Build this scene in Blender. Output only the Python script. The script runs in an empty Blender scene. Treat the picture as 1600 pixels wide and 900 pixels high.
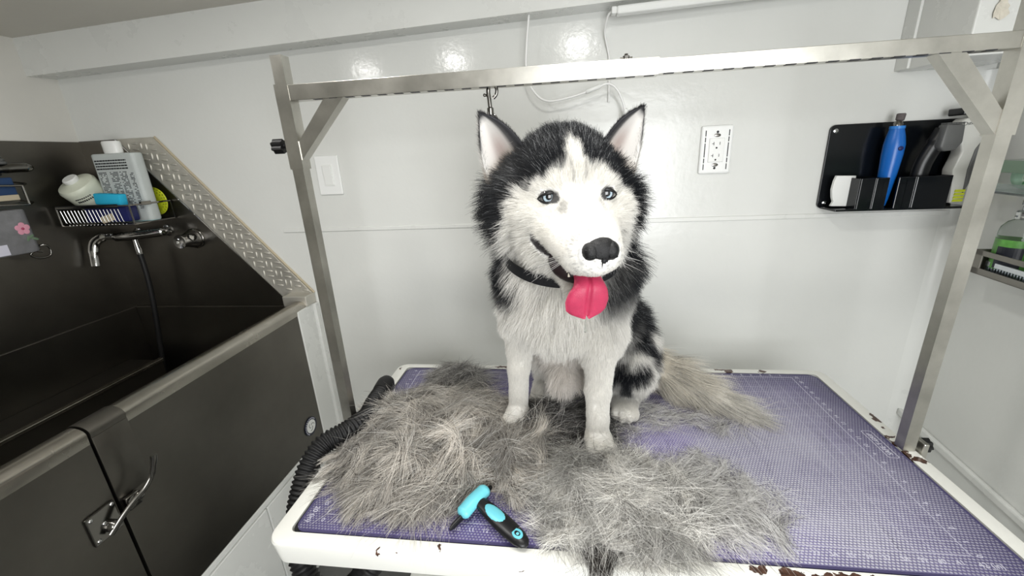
import bpy, bmesh, math, random
import numpy as np
from mathutils import Vector, Matrix, noise
SC = bpy.context.scene
COL = SC.collection
PI = math.pi
random.seed(7)
RNG = np.random.default_rng(7)

# ------------------------------------------------------------------ camera
CAM_LOC = Vector((0.515, -0.477, 0.611))
R_, F_, U_ = (Vector((0.99194, 0.11759, -0.04730)), Vector((-0.12648, 0.94262, -0.30897)), Vector((0.00825, 0.31246, 0.94989)))
cd = bpy.data.cameras.new('camera')
cd.sensor_width = 36.0
cd.sensor_fit = 'HORIZONTAL'
cd.lens = 644.5 / 1600 * 36.0
cd.clip_start = 0.02
cam = bpy.data.objects.new('camera', cd)
COL.objects.link(cam)
m = Matrix((R_, U_, -F_)).transposed().to_4x4()
m.translation = CAM_LOC
cam.matrix_world = m
SC.camera = cam

# ------------------------------------------------------------------ world, lamps, exposure
SC.view_settings.view_transform = 'Standard'
SC.view_settings.look = 'None'
SC.view_settings.gamma = 1.0
SC.view_settings.use_curve_mapping = False
SC.view_settings.exposure = -0.46
w = bpy.data.worlds.new('world')
SC.world = w
w.use_nodes = True
w.node_tree.nodes['Background'].inputs[0].default_value = (0.80, 0.85, 0.90, 1)
w.node_tree.nodes['Background'].inputs[1].default_value = 0.35


def lamp(name, loc, size, power, color=(1.0, 0.985, 0.955), rot=(0, 0, 0), shape='DISK', size_y=None):
    d = bpy.data.lights.new(name, 'AREA')
    d.shape = shape
    d.size = size
    if size_y:
        d.size_y = size_y
    d.energy = power
    d.color = color
    o = bpy.data.objects.new(name, d)
    o.location = loc
    o.rotation_euler = rot
    COL.objects.link(o)
    return o


# round ceiling lamps in a row along the van roof, above the table's front edge
for lx, pw in ((-0.45, 3.6), (0.0, 4.6), (0.58, 5.4)):
    lamp('ceiling_lamp', (lx, 0.02, 1.02 + 0.035 * (lx + 1.15) - 0.012), 0.085, pw)
# unseen fill light added behind the camera to brighten the front
lamp('front_fill', (0.95, -1.38, 0.40), 0.9, 44.0, (0.97, 0.985, 1.0), (math.radians(82), 0, 0), 'RECTANGLE', 1.1)


# ------------------------------------------------------------------ helpers
def link(o, parent=None):
    COL.objects.link(o)
    if parent is not None:
        o.parent = parent
    return o


def tag(o, label=None, cat=None, group=None, kind=None):
    if label:
        o['label'] = label
    if cat:
        o['category'] = cat
    if group:
        o['group'] = group
    if kind:
        o['kind'] = kind
    return o


def empty(name, loc, label, cat, group=None):
    o = bpy.data.objects.new(name, None)
    o.empty_display_size = 0.05
    o.location = loc
    link(o)
    return tag(o, label, cat, group)


class MB:
    """collects shapes in world coordinates, then links them as one mesh object"""

    def __init__(self):
        self.bm = bmesh.new()

    def box(self, lo, hi, bev=0.0, rot=None, seg=2):
        b = bmesh.new()
        bmesh.ops.create_cube(b, size=1)
        c = [(a + d) / 2 for a, d in zip(lo, hi)]
        s = [abs(d - a) for a, d in zip(lo, hi)]
        for v in b.verts:
            v.co = Vector((v.co.x * s[0], v.co.y * s[1], v.co.z * s[2]))
        if bev:
            bmesh.ops.bevel(b, geom=b.edges[:], offset=bev, segments=seg, profile=0.5, affect='EDGES')
        M = Matrix.Translation(c) @ (rot.to_4x4() if rot is not None else Matrix())
        b.transform(M)
        self._add(b)
        return self

    def _add(self, b):
        me = bpy.data.meshes.new('tmp')
        b.to_mesh(me)
        b.free()
        self.bm.from_mesh(me)
        bpy.data.meshes.remove(me)

    def prism(self, poly, axis, a, b_, bev=0.0):
        """poly of 2D points swept along axis 'x','y','z' from a to b_"""
        b = bmesh.new()

        def p3(u, v, t):
            return {'x': (t, u, v), 'y': (u, t, v), 'z': (u, v, t)}[axis]
        lo = [b.verts.new(p3(u, v, a)) for u, v in poly]
        hi = [b.verts.new(p3(u, v, b_)) for u, v in poly]
        n = len(poly)
        b.faces.new(lo)
        b.faces.new(hi[::-1])
        for i in range(n):
            b.faces.new((lo[i], hi[i], hi[(i + 1) % n], lo[(i + 1) % n]))
        bmesh.ops.recalc_face_normals(b, faces=b.faces[:])
        if bev:
            bmesh.ops.bevel(b, geom=b.edges[:], offset=bev, segments=2, profile=0.5, affect='EDGES')
        self._add(b)
        return self

    def lathe(self, prof, loc, rot=None, seg=32, sx=1.0, sy=1.0):
        """prof: (r, z) pairs, bottom to top"""
        b = bmesh.new()
        rings = []
        for r, z in prof:
            if r < 1e-6:
                rings.append([b.verts.new((0, 0, z))])
            else:
                rings.append([b.verts.new((r * sx * math.cos(2 * PI * i / seg), r * sy * math.sin(2 * PI * i / seg), z)) for i in range(seg)])
        for A, B in zip(rings, rings[1:]):
            for i in range(seg):
                j = (i + 1) % seg
                if len(A) == 1 and len(B) > 1:
                    b.faces.new((A[0], B[j], B[i]))
                elif len(B) == 1 and len(A) > 1:
                    b.faces.new((A[i], A[j], B[0]))
                elif len(A) > 1:
                    b.faces.new((A[i], A[j], B[j], B[i]))
        if len(rings[0]) > 1:
            b.faces.new(rings[0][::-1])
        if len(rings[-1]) > 1:
            b.faces.new(rings[-1])
        bmesh.ops.recalc_face_normals(b, faces=b.faces[:])
        M = Matrix.Translation(loc) @ (rot.to_4x4() if rot is not None else Matrix())
        b.transform(M)
        self._add(b)
        return self

    def tube(self, pts, r, seg=12, caps=True, flat=1.0):
        """sweep a circle (radius r or a list of radii) along pts"""
        b = bmesh.new()
        P = [Vector(p) for p in pts]
        n = len(P)
        rad = r if isinstance(r, (list, tuple)) else [r] * n
        up = Vector((0, 0, 1))
        T0 = (P[1] - P[0]).normalized()
        if abs(T0.dot(up)) > 0.95:
            up = Vector((1, 0, 0))
        N = (up - T0 * up.dot(T0)).normalized()
        rings = []
        for i in range(n):
            T = (P[min(i + 1, n - 1)] - P[max(i - 1, 0)]).normalized()
            N = (N - T * N.dot(T)).normalized()
            B = T.cross(N)
            rings.append([b.verts.new(P[i] + N * (rad[i] * math.cos(2 * PI * k / seg)) + B * (flat * rad[i] * math.sin(2 * PI * k / seg))) for k in range(seg)])
        for A, B in zip(rings, rings[1:]):
            for i in range(seg):
                j = (i + 1) % seg
                b.faces.new((A[i], A[j], B[j], B[i]))
        if caps:
            b.faces.new(rings[0][::-1])
            b.faces.new(rings[-1])
        bmesh.ops.recalc_face_normals(b, faces=b.faces[:])
        self._add(b)
        return self

    def ball(self, loc, r, seg=16, rot=None):
        b = bmesh.new()
        bmesh.ops.create_uvsphere(b, u_segments=seg, v_segments=max(6, seg // 2), radius=1)
        rr = r if isinstance(r, (tuple, list)) else (r, r, r)
        for v in b.verts:
            v.co = Vector((v.co.x * rr[0], v.co.y * rr[1], v.co.z * rr[2]))
        M = Matrix.Translation(loc) @ (rot.to_4x4() if rot is not None else Matrix())
        b.transform(M)
        self._add(b)
        return self

    def build(self, name, mat, parent=None, smooth=None, origin=None):
        me = bpy.data.meshes.new(name)
        bm = self.bm
        if smooth is not None:
            for f in bm.faces:
                f.smooth = True
            ang = math.radians(smooth)
            for e in bm.edges:
                if len(e.link_faces) == 2 and e.calc_face_angle(0.0) > ang:
                    e.smooth = False
        if origin is not None:
            bmesh.ops.translate(bm, verts=bm.verts[:], vec=-Vector(origin))
        elif parent is not None:
            bmesh.ops.translate(bm, verts=bm.verts[:], vec=-wloc(parent))
        bm.to_mesh(me)
        bm.free()
        me.materials.append(mat)
        o = bpy.data.objects.new(name, me)
        if origin is not None:
            o.location = Vector(origin) - (wloc(parent) if parent is not None else Vector((0, 0, 0)))
        link(o, parent)
        return o


def wloc(o):
    v = Vector((0, 0, 0))
    while o is not None:
        v = v + o.location
        o = o.parent
    return v


def rrect(x0, x1, y0, y1, r, n=6):
    pts = []
    for cx, cy, a0 in ((x1 - r, y1 - r, 0), (x0 + r, y1 - r, 90), (x0 + r, y0 + r, 180), (x1 - r, y0 + r, 270)):
        for i in range(n + 1):
            a = math.radians(a0 + 90 * i / n)
            pts.append((cx + r * math.cos(a), cy + r * math.sin(a)))
    return pts


def spline(pts, n=60):
    """Catmull-Rom through pts"""
    P = [Vector(p) for p in pts]
    P = [P[0] * 2 - P[1]] + P + [P[-1] * 2 - P[-2]]
    out = []
    k = len(P) - 3
    for i in range(n):
        t = i / (n - 1) * k
        s = min(int(t), k - 1)
        t -= s
        a, b, c, d = P[s:s + 4]
        out.append(0.5 * ((2 * b) + (c - a) * t + (2 * a - 5 * b + 4 * c - d) * t * t + (3 * b - a - 3 * c + d) * t ** 3))
    return out


# ------------------------------------------------------------------ materials
def s2l(c):
    return tuple((x / 255 / 12.92) if x / 255 <= 0.04045 else ((x / 255 + 0.055) / 1.055) ** 2.4 for x in c)


def mat(name, rgb, rough=0.5, metal=0.0, bump=0.0, bscale=80.0, var=0.0, vscale=6.0, spec=0.5, alpha=1.0, trans=0.0, coat=0.0, stretch=None, ior=1.45, emit=None):
    m = bpy.data.materials.new(name)
    m.use_nodes = True
    nt = m.node_tree
    p = nt.nodes['Principled BSDF']
    c = s2l(rgb)
    p.inputs['Base Color'].default_value = (*c, 1)
    p.inputs['Roughness'].default_value = rough
    p.inputs['Metallic'].default_value = metal
    p.inputs['Specular IOR Level'].default_value = spec
    p.inputs['Alpha'].default_value = alpha
    p.inputs['Transmission Weight'].default_value = trans
    p.inputs['IOR'].default_value = ior
    p.inputs['Coat Weight'].default_value = coat
    p.inputs['Coat Roughness'].default_value = 0.08
    if emit:
        p.inputs['Emission Color'].default_value = (*s2l(rgb), 1)
        p.inputs['Emission Strength'].default_value = emit
    tc = nt.nodes.new('ShaderNodeTexCoord')
    src = tc.outputs['Object']
    if stretch:
        mp = nt.nodes.new('ShaderNodeMapping')
        mp.inputs['Scale'].default_value = stretch
        nt.links.new(src, mp.inputs[0])
        src = mp.outputs[0]
    if bump:
        n = nt.nodes.new('ShaderNodeTexNoise')
        n.inputs['Scale'].default_value = bscale
        n.inputs['Detail'].default_value = 4
        nt.links.new(src, n.inputs['Vector'])
        b = nt.nodes.new('ShaderNodeBump')
        b.inputs['Strength'].default_value = bump
        b.inputs['Distance'].default_value = 0.002
        nt.links.new(n.outputs['Fac'], b.inputs['Height'])
        nt.links.new(b.outputs[0], p.inputs['Normal'])
    if var:
        n = nt.nodes.new('ShaderNodeTexNoise')
        n.inputs['Scale'].default_value = vscale
        n.inputs['Detail'].default_value = 6
        n.inputs['Roughness'].default_value = 0.6
        nt.links.new(src, n.inputs['Vector'])
        mr = nt.nodes.new('ShaderNodeMapRange')
        mr.inputs[1].default_value = 0.3
        mr.inputs[2].default_value = 0.7
        mr.inputs[3].default_value = 1 - var
        mr.inputs[4].default_value = 1 + var
        nt.links.new(n.outputs['Fac'], mr.inputs[0])
        mx = nt.nodes.new('ShaderNodeMix')
        mx.data_type = 'RGBA'
        mx.blend_type = 'MULTIPLY'
        mx.inputs[0].default_value = 1
        mx.inputs[6].default_value = (*c, 1)
        nt.links.new(mr.outputs[0], mx.inputs[7])
        nt.links.new(mx.outputs[2], p.inputs['Base Color'])
        ro = nt.nodes.new('ShaderNodeMapRange')
        ro.inputs[3].default_value = max(0.02, rough - 0.08)
        ro.inputs[4].default_value = rough + 0.08
        nt.links.new(n.outputs['Fac'], ro.inputs[0])
        nt.links.new(ro.outputs[0], p.inputs['Roughness'])
    return m


MAT = dict(
    wall=mat('white_wall_panel', (216, 217, 213), 0.16, bump=0.22, bscale=60, var=0.02, vscale=3, coat=0.0, spec=0.5),
    warm_wall=mat('warm_white_panel', (214, 212, 205), 0.2, bump=0.22, bscale=60, var=0.03, vscale=3),
    ceiling=mat('ceiling_paint', (200, 196, 186), 0.35, bump=0.15, bscale=90, var=0.03),
    floor=mat('floor_vinyl', (92, 92, 90), 0.5, bump=0.2, bscale=40, var=0.15),
    trim=mat('white_trim', (218, 219, 215), 0.28, bump=0.06, bscale=60, var=0.02),
    steel=mat('brushed_steel', (106, 103, 97), 0.36, 1.0, bump=0.10, bscale=30, var=0.22, vscale=2.5),
    steel_rim=mat('polished_steel_rim', (166, 162, 153), 0.26, 1.0, bump=0.05, bscale=40, var=0.15, vscale=6),
    diamond=mat('diamond_plate_aluminium', (206, 203, 194), 0.5, 0.75, bump=0.1, bscale=200, var=0.12, vscale=12),
    alu=mat('square_aluminium_tube', (190, 188, 181), 0.32, 1.0, bump=0.06, bscale=60, var=0.22, vscale=9),
    chrome=mat('chrome', (200, 200, 200), 0.08, 1.0),
    dark_chrome=mat('dark_nickel', (120, 118, 114), 0.18, 1.0),
    black=mat('black_plastic', (16, 17, 19), 0.35),
    rubber=mat('black_rubber', (18, 18, 19), 0.55),
    gloss_black=mat('black_acrylic', (10, 13, 17), 0.18),
    white_plastic=mat('white_plastic', (232, 233, 230), 0.3),
    plate=mat('white_cover_plate', (234, 235, 233), 0.28),
    slot=mat('dark_slot', (38, 38, 40), 0.6),
    white_enamel=mat('white_enamel', (236, 236, 230), 0.3, bump=0.05, bscale=50, var=0.03),
    cyan=mat('cyan_plastic', (112, 205, 220), 0.35),
    sponge=mat('cyan_foam', (40, 176, 214), 0.8, bump=0.5, bscale=300),
    navy=mat('navy_packet', (24, 30, 84), 0.45, var=0.2, vscale=30),
    lime=mat('lime_rubber', (196, 206, 40), 0.5),
    shampoo=mat('translucent_shampoo_jug', (214, 218, 200), 0.35, var=0.05, vscale=20),
    blue=mat('blue_plastic', (20, 98, 182), 0.3),
    grey_plastic=mat('grey_plastic', (92, 93, 92), 0.4),
    light_grey=mat('pale_grey_plastic', (208, 208, 202), 0.35),
    tray=mat('grey_metal_tray', (128, 125, 118), 0.45, 0.6, var=0.08),
    glass=mat('clear_plastic', (235, 240, 238), 0.05, trans=1.0, ior=1.3),
    green=mat('green_label', (88, 146, 66), 0.45, var=0.3, vscale=60),
    mint=mat('mint_label', (178, 214, 190), 0.5, var=0.1, vscale=40),
    ink=mat('printed_ink', (30, 32, 34), 0.5),
    white_ink=mat('white_print', (206, 205, 218), 0.6),
    cord=mat('white_cord', (236, 236, 234), 0.35),
    knob=mat('black_knob', (14, 14, 15), 0.45),
    pink=mat('pink_print', (214, 150, 168), 0.6),
    frosted=mat('frosted_grey_plastic', (116, 116, 118), 0.4, var=0.2, vscale=30),
    beige=mat('beige_card', (186, 174, 150), 0.7),
)
# ------------------------------------------------------------------ room shell
def struct(o):
    return tag(o, kind='structure')


YW = 0.857
XL = -1.155


def ceil_z(x):
    return 1.02 + 0.035 * (x + 1.15)


struct(MB().box((-1.3, YW, -0.82), (1.85, YW + 0.06, 1.2)).build('wall_back', MAT['wall']))
struct(MB().box((XL - 0.06, -1.6, -0.82), (XL, YW, 1.2)).build('wall_left', MAT['warm_wall']))
struct(MB().box((-1.3, -1.7, -0.88), (1.9, YW + 0.06, -0.82)).build('floor', MAT['floor']))
struct(MB().prism([(-1.3, ceil_z(-1.3)), (1.9, ceil_z(1.9)), (1.9, 1.3), (-1.3, 1.3)], 'y', -1.7, YW + 0.06).build('ceiling', MAT['ceiling']))
struct(MB().box((-1.3, -1.56, -0.82), (1.9, -1.5, 1.2)).build('wall_front', MAT['warm_wall']))
# right wall leans a little inwards towards the photographer
RW = Vector((1.63, YW, 0))
RD = Vector((-0.105, -1.0, 0)).normalized()
RN = Vector((-RD.y, RD.x, 0))
if RN.x > 0:
    RN = -RN


def rw(s, d, z):
    """point on the right wall: s along it from the back corner, d out of it"""
    v = RW + RD * s + RN * d
    return Vector((v.x, v.y, z))


def rwbox(s0, s1, d0, d1, z0, z1, bev=0.0):
    b = MB()
    ang = math.atan2(RD.x, -RD.y)
    c = (rw((s0 + s1) / 2, (d0 + d1) / 2, (z0 + z1) / 2))
    h = ((d1 - d0) / 2, (s1 - s0) / 2, (z1 - z0) / 2)
    b.box(c - Vector(h), c + Vector(h), bev, rot=Matrix.Rotation(ang, 3, 'Z'))
    return b


struct(rwbox(-0.05, 2.2, -0.06, 0.0, -0.82, 1.2).build('wall_right', MAT['wall']))
# soffit beam along the top of the back wall
b = bmesh.new()
vs = []
for x in (XL, 1.40):
    s = 0.030 * (x + 1.15)
    for y, z in ((YW, 0.918 + s), (YW, 1.2), (0.772, 1.2), (0.772, 0.914 + s)):
        vs.append(b.verts.new((x, y, z)))
for i in range(4):
    j = (i + 1) % 4
    b.faces.new((vs[i], vs[j], vs[4 + j], vs[4 + i]))
b.faces.new(vs[0:4])
b.faces.new(vs[4:8])
bmesh.ops.recalc_face_normals(b, faces=b.faces[:])
mb = MB()
mb._add(b)
struct(mb.build('trim_1', MAT['trim']))
# batten across the back wall, and one on the right wall, and corner coving
struct(MB().box((-0.46, YW - 0.004, 0.386), (1.625, YW, 0.399), 0.0015).build('trim_2', MAT['trim']))
struct(rwbox(0.01, 1.5, 0.0, 0.014, -0.279, -0.255, 0.005).build('trim_3', MAT['trim']))
cov = [(0, 0)] + [(-0.034 + 0.034 * math.cos(a), -0.034 + 0.034 * math.sin(a)) for a in [PI / 2 * (1 - i / 6) for i in range(7)]]
cov = [(1.634, YW)] + [(1.634 - 0.04 * (1 - math.sin(PI / 2 * i / 8)), YW - 0.04 * (1 - math.cos(PI / 2 * i / 8))) for i in range(9)]
struct(MB().prism(cov, 'z', -0.82, 0.76).build('trim_4', MAT['trim'], smooth=40))
# white jamb between the wash tub and the back wall
struct(MB().box((-0.445, 0.748, -0.82), (-0.397, YW, 0.128), 0.004).box((-0.40, 0.835, -0.82), (-0.385, YW, 0.128), 0.003).build('trim_5', MAT['trim']))

# overhead cabinet in the right corner
cab = empty('overhead_cabinet', (1.50, 0.76, 0.768), 'white overhead cabinet boxed into the corner above the black tool rack', 'cabinet')
MB().box((1.395, 0.655, 0.768), (1.585, YW, 1.115), 0.003).build('body', MAT['trim'], cab)
MB().box((1.388, 0.812, 0.770), (1.395, YW, 1.112), 0.002).build('corner_strip', MAT['trim'], cab)
b = bmesh.new()
rnd = random.Random(3)
ring = [b.verts.new((1.437 + 0.012 * (0.8 + 0.7 * rnd.random()) * math.cos(2 * PI * i / 18), 0.652 - 0.002 * rnd.random(), 0.853 + 0.018 * (0.8 + 0.7 * rnd.random()) * math.sin(2 * PI * i / 18))) for i in range(18)]
cen = b.verts.new((1.437, 0.6535, 0.853))
for i in range(18):
    b.faces.new((ring[i], ring[(i + 1) % 18], cen))
mb = MB()
mb._add(b)
mb.build('peeled_paint', mat('peeled_paint', (206, 200, 186), 0.8, bump=0.9, bscale=180, var=0.15, vscale=60), cab)

# ------------------------------------------------------------------ light switch and outlet on the back wall
sw = empty('light_switch', (-0.255, YW, 0.572), 'white rocker light switch plate on the back wall beside the left post', 'switch')
MB().box((-0.296, YW - 0.006, 0.509), (-0.214, YW, 0.634), 0.003).build('cover_plate', MAT['plate'], sw)
MB().box((-0.273, YW - 0.008, 0.538), (-0.237, YW - 0.005, 0.606), 0.001).build('rocker_frame', MAT['white_plastic'], sw)
MB().box((-0.270, YW - 0.011, 0.541), (-0.240, YW - 0.007, 0.603), 0.0015, rot=Matrix.Rotation(math.radians(4), 3, 'X')).build('rocker', MAT['white_plastic'], sw)

ou = empty('wall_outlet', (0.955, YW, 0.594), 'white double socket outlet in a large cover plate on the back wall', 'outlet')
ox0, ox1, oz0, oz1 = 0.911, 0.999, 0.527, 0.661
ocx = 0.955
MB().box((ox0, YW - 0.009, oz0), (ox1, YW, oz1), 0.005).build('cover_plate', MAT['plate'], ou)
for sx in (ox0 + 0.012, ox1 - 0.012):
    for z0, z1 in ((0.632, 0.648), (0.616, 0.629), (0.574, 0.613), (0.558, 0.571), (0.539, 0.555)):
        MB().box((sx - 0.0012, YW - 0.0098, z0), (sx + 0.0012, YW - 0.008, z1)).build('dark_inlay', MAT['slot'], ou)
for zc, sg in ((0.634, 1), (0.552, -1)):
    MB().ball((ocx, YW - 0.0092, zc), (0.0095, 0.0012, 0.005)).build('screw', MAT['dark_chrome'], ou)
    MB().ball((ocx, YW - 0.0092, zc + sg * 0.009), (0.0035, 0.0012, 0.0035)).build('screw_hole', MAT['slot'], ou)
MB().box((0.934, YW - 0.0125, 0.560), (0.976, YW - 0.008, 0.626), 0.0015).build('socket', MAT['white_plastic'], ou)
h = MB()
for zc in (0.611, 0.578):
    h.box((0.9455, YW - 0.0130, zc - 0.004), (0.9470, YW - 0.012, zc + 0.005))
    h.box((0.9415, YW - 0.0130, zc - 0.0005), (0.9470, YW - 0.012, zc + 0.001))
    h.box((0.9620, YW - 0.0130, zc - 0.0035), (0.9635, YW - 0.012, zc + 0.0045))
    h.ball((0.9545, YW - 0.0126, zc - 0.0115), (0.0026, 0.0008, 0.0026), 10)
h.build('socket_holes', MAT['slot'], ou)

# ------------------------------------------------------------------ light strip, its cord, and the hanging white power cord
ls = empty('light_strip', (0.8, 0.80, 0.94), 'slim white light strip under the ceiling beam at the top edge', 'light strip')
MB().box((0.655, 0.785, 0.952), (1.30, 0.815, 0.972), 0.005, rot=Matrix.Rotation(-math.radians(1.7), 3, 'Y')).build('strip_body', MAT['white_plastic'], ls)
MB().box((0.642, 0.787, 0.945), (0.656, 0.813, 0.962), 0.003).build('end_cap', MAT['white_plastic'], ls)
MB().tube(spline([(0.645, 0.80, 0.955), (0.634, 0.81, 0.944), (0.630, 0.835, 0.915), (0.640, 0.849, 0.875), (0.645, 0.850, 0.845), (0.646, 0.851, 0.74)], 40), 0.0028, 8).build('lead', MAT['cord'], ls, smooth=60)
pc = empty('power_cord', (0.414, 0.8, 0.84), 'thin white power cord with inline connector looping behind the overhead bar', 'cord')
MB().tube(spline([(0.436, 0.80, 1.07), (0.43, 0.80, 0.997), (0.418, 0.80, 0.90), (0.414, 0.80, 0.838), (0.422, 0.80, 0.795), (0.444, 0.80, 0.763), (0.468, 0.80, 0.749), (0.498, 0.80, 0.748), (0.55, 0.80, 0.757), (0.604, 0.80, 0.772), (0.638, 0.80, 0.782), (0.664, 0.802, 0.765), (0.683, 0.806, 0.727), (0.690, 0.81, 0.70)], 90), 0.0030, 8).build('cable', MAT['cord'], pc, smooth=60)
MB().tube([(0.578, 0.80, 0.765), (0.580, 0.80, 0.7655), (0.616, 0.80, 0.7765), (0.618, 0.80, 0.777)], [0.004, 0.0062, 0.0062, 0.004], 10).build('inline_switch', MAT['white_plastic'], pc, smooth=50)
MB().tube([(0.688, 0.806, 0.716), (0.691, 0.81, 0.700), (0.695, 0.815, 0.678)], [0.0055, 0.0085, 0.0095], 10).build('plug', MAT['white_plastic'], pc, smooth=50)
# ------------------------------------------------------------------ stainless wash tub
tub = empty('wash_tub', (-0.78, 0.1, -0.36), 'dark stainless steel dog wash tub with a latched gate, built along the left wall', 'tub')
YN = -0.75
MB().box((-0.414, 0.093, -0.362), (-0.400, 0.747, 0.134)).build('front_panel', MAT['steel'], tub)
gate = MB().box((-0.414, YN, -0.362), (-0.400, 0.086, 0.134)).build('gate', MAT['steel'], tub)
MB().box((-0.440, 0.080, -0.362), (-0.420, 0.10, 0.12)).build('gap_strip', MAT['rubber'], tub)  # black strip behind the gap between gate and front panel


def lip(r, cz=0.134, xo=-0.4, w=0.05, n=10):
    """rolled rim profile in x,z: up the front, over and a little down the inside"""
    pts = [(xo, cz - 0.02)] + [(xo - w / 2 + (w / 2 + r) * math.cos(PI * i / n), cz + (w / 2 + r) * 0.62 * math.sin(PI * i / n)) for i in range(n + 1)] + [(xo - w, cz - 0.03), (xo - w / 2, cz - 0.03)]
    return pts


MB().prism(lip(0.001), 'y', 0.093, 0.845).build('rim', MAT['steel_rim'], tub, smooth=35)
MB().prism(lip(0.001), 'y', YN, 0.086).build('rim', MAT['steel_rim'], gate, smooth=35)
cover = MB().prism(lip(0.004), 'y', 0.090, 0.158).box((-0.400, 0.090, -0.030), (-0.3965, 0.158, 0.125), 0.001)
cover.build('rim_cover', MAT['steel'], tub, smooth=35)
# splash walls
MB().prism([(XL + 0.003, -0.20), (XL + 0.003, 0.722), (-0.995, 0.722), (-0.484, 0.122), (-0.42, 0.118), (-0.42, -0.20)], 'y', YW - 0.004, YW - 0.0005).build('back_splash', MAT['steel'], tub)
MB().box((XL + 0.003, YN, -0.20), (XL + 0.006, YW - 0.004, 0.720)).build('side_splash', MAT['steel'], tub)
MB().box((XL + 0.004, YN, -0.20), (XL + 0.012, YW - 0.006, 0.116), 0.002).build('lower_side', MAT['steel'], tub)
MB().box((XL + 0.012, YW - 0.014, -0.20), (-0.42, YW - 0.0045, 0.116), 0.002).build('lower_back', MAT['steel'], tub)
MB().box((XL + 0.01, YN, -0.19), (-0.414, YW - 0.014, -0.17)).build('basin_floor', MAT['steel'], tub)
MB().box((XL + 0.012, YN, -0.17), (-1.0, YW - 0.10, -0.068), 0.004).build('ledge', MAT['steel'], tub)
MB().box((-1.012, YN, -0.070), (-0.992, YW - 0.10, -0.058), 0.003).build('ledge_edge', MAT['steel_rim'], tub)
# diamond plate trim running down the back wall
dp = [(-0.995, 0.7215), (-0.857, 0.7215), (-0.394, 0.163), (-0.394, 0.134), (-0.484, 0.122)]
trimp = MB().prism(dp, 'y', YW - 0.012, YW - 0.0005, 0.0015).box((-0.484, 0.80, 0.128), (-0.392, YW - 0.0005, 0.166), 0.003).build('diamond_plate_trim', MAT['diamond'], tub)
tr = MB()
d0 = Vector((-0.995, 0, 0.7215))
dv = (Vector((-0.484, 0, 0.122)) - d0)
L = dv.length
dv.normalize()
nv = Vector((dv.z, 0, -dv.x))
if nv.x < 0:
    nv = -nv
k = 0
ang = math.atan2(dv.z, dv.x)
row = 0
s = 0.0
while s < L + 0.05:
    for c_ in range(4):
        t = 0.014 + c_ * 0.024 + (0.012 if row % 2 else 0)
        q = d0 + dv * (s + 0.008 * (c_ % 2)) + nv * t
        # keep inside the strip
        if q.z > 0.712 or q.z < 0.172 or t > 0.094 or t < 0.01:
            continue
        a = ang + (PI / 4 if (row + c_) % 2 else -PI / 4)
        tr.ball((q.x, YW - 0.0122, q.z), (0.0135, 0.0032, 0.0042), 8, rot=Matrix.Rotation(-a, 3, 'Y'))
        k += 1
    s += 0.023
    row += 1
tag(tr.build('raised_treads', MAT['diamond'], trimp, smooth=60), kind='stuff')
MB().tube([(-0.998, YW - 0.012, 0.7215), (-0.487, YW - 0.012, 0.122)], 0.003, 6).build('bright_edge', MAT['chrome'], trimp)
# caulk line on the outer edge of the trim
MB().tube([(-0.855, YW - 0.004, 0.723), (-0.391, YW - 0.004, 0.165)], 0.0035, 6).build('caulk_line', MAT['beige'], trimp)
# toggle latch of the gate
la = MB()
la.box((-0.3995, 0.028, -0.082), (-0.395, 0.082, -0.015), 0.002).build('latch_plate', MAT['dark_chrome'], gate)
lt = MB()
lt.lathe([(0.012, 0), (0.012, 0.010), (0.008, 0.014), (0, 0.014)], (-0.395, 0.062, -0.062), Matrix.Rotation(PI / 2, 3, 'Y'), 16)
lt.tube(spline([(-0.385, 0.050, -0.072), (-0.378, 0.075, -0.050), (-0.372, 0.098, -0.034), (-0.366, 0.120, -0.022), (-0.360, 0.136, -0.002), (-0.350, 0.142, 0.030), (-0.346, 0.143, 0.045)], 30), [0.006] * 12 + [0.0055] * 8 + [0.0065] * 10, 10, flat=0.6)
lt.box((-0.3965, 0.094, -0.060), (-0.385, 0.122, -0.028), 0.003)
lt.ball((-0.385, 0.118, -0.040), 0.010, 12)
lt.build('latch_lever', MAT['dark_chrome'], gate, smooth=45)
for y, z in ((0.036, -0.024), (0.076, -0.022), (0.036, -0.074), (0.070, -0.078), (0.054, -0.048)):
    MB().ball((-0.395, y, z), (0.003, 0.0045, 0.0045), 10).build('rivet', MAT['chrome'], gate, smooth=60)

# round maker's badge on the panel
bd = MB().lathe([(0.034, 0), (0.034, 0.003), (0, 0.003)], (-0.400, 0.686, -0.289), Matrix.Rotation(PI / 2, 3, 'Y'), 32).build('badge', mat('badge_ring', (26, 30, 46), 0.4), tub)
MB().lathe([(0.024, 0), (0.024, 0.0042), (0, 0.0042)], (-0.400, 0.686, -0.289), Matrix.Rotation(PI / 2, 3, 'Y'), 32).build('badge_face', MAT['white_plastic'], bd)
tk = MB()
for i in range(14):
    a = math.radians(35 + i * 15)
    y, z = 0.686 + 0.029 * math.cos(a), -0.289 + 0.029 * math.sin(a)
    tk.box((-0.398, y - 0.0016, z - 0.002), (-0.3965, y + 0.0016, z + 0.002))
tk.build('badge_lettering', MAT['white_ink'], bd)
sw_ = MB()
for k in range(3):
    a0 = k * 2 * PI / 3
    sw_.tube([(-0.3957, 0.686 + 0.017 * (1 - 0.7 * i / 8) * math.cos(a0 + i * 0.22), -0.289 + 0.017 * (1 - 0.7 * i / 8) * math.sin(a0 + i * 0.22)) for i in range(9)], 0.0011, 5)
sw_.build('badge_swirl', MAT['grey_plastic'], bd)

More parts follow.
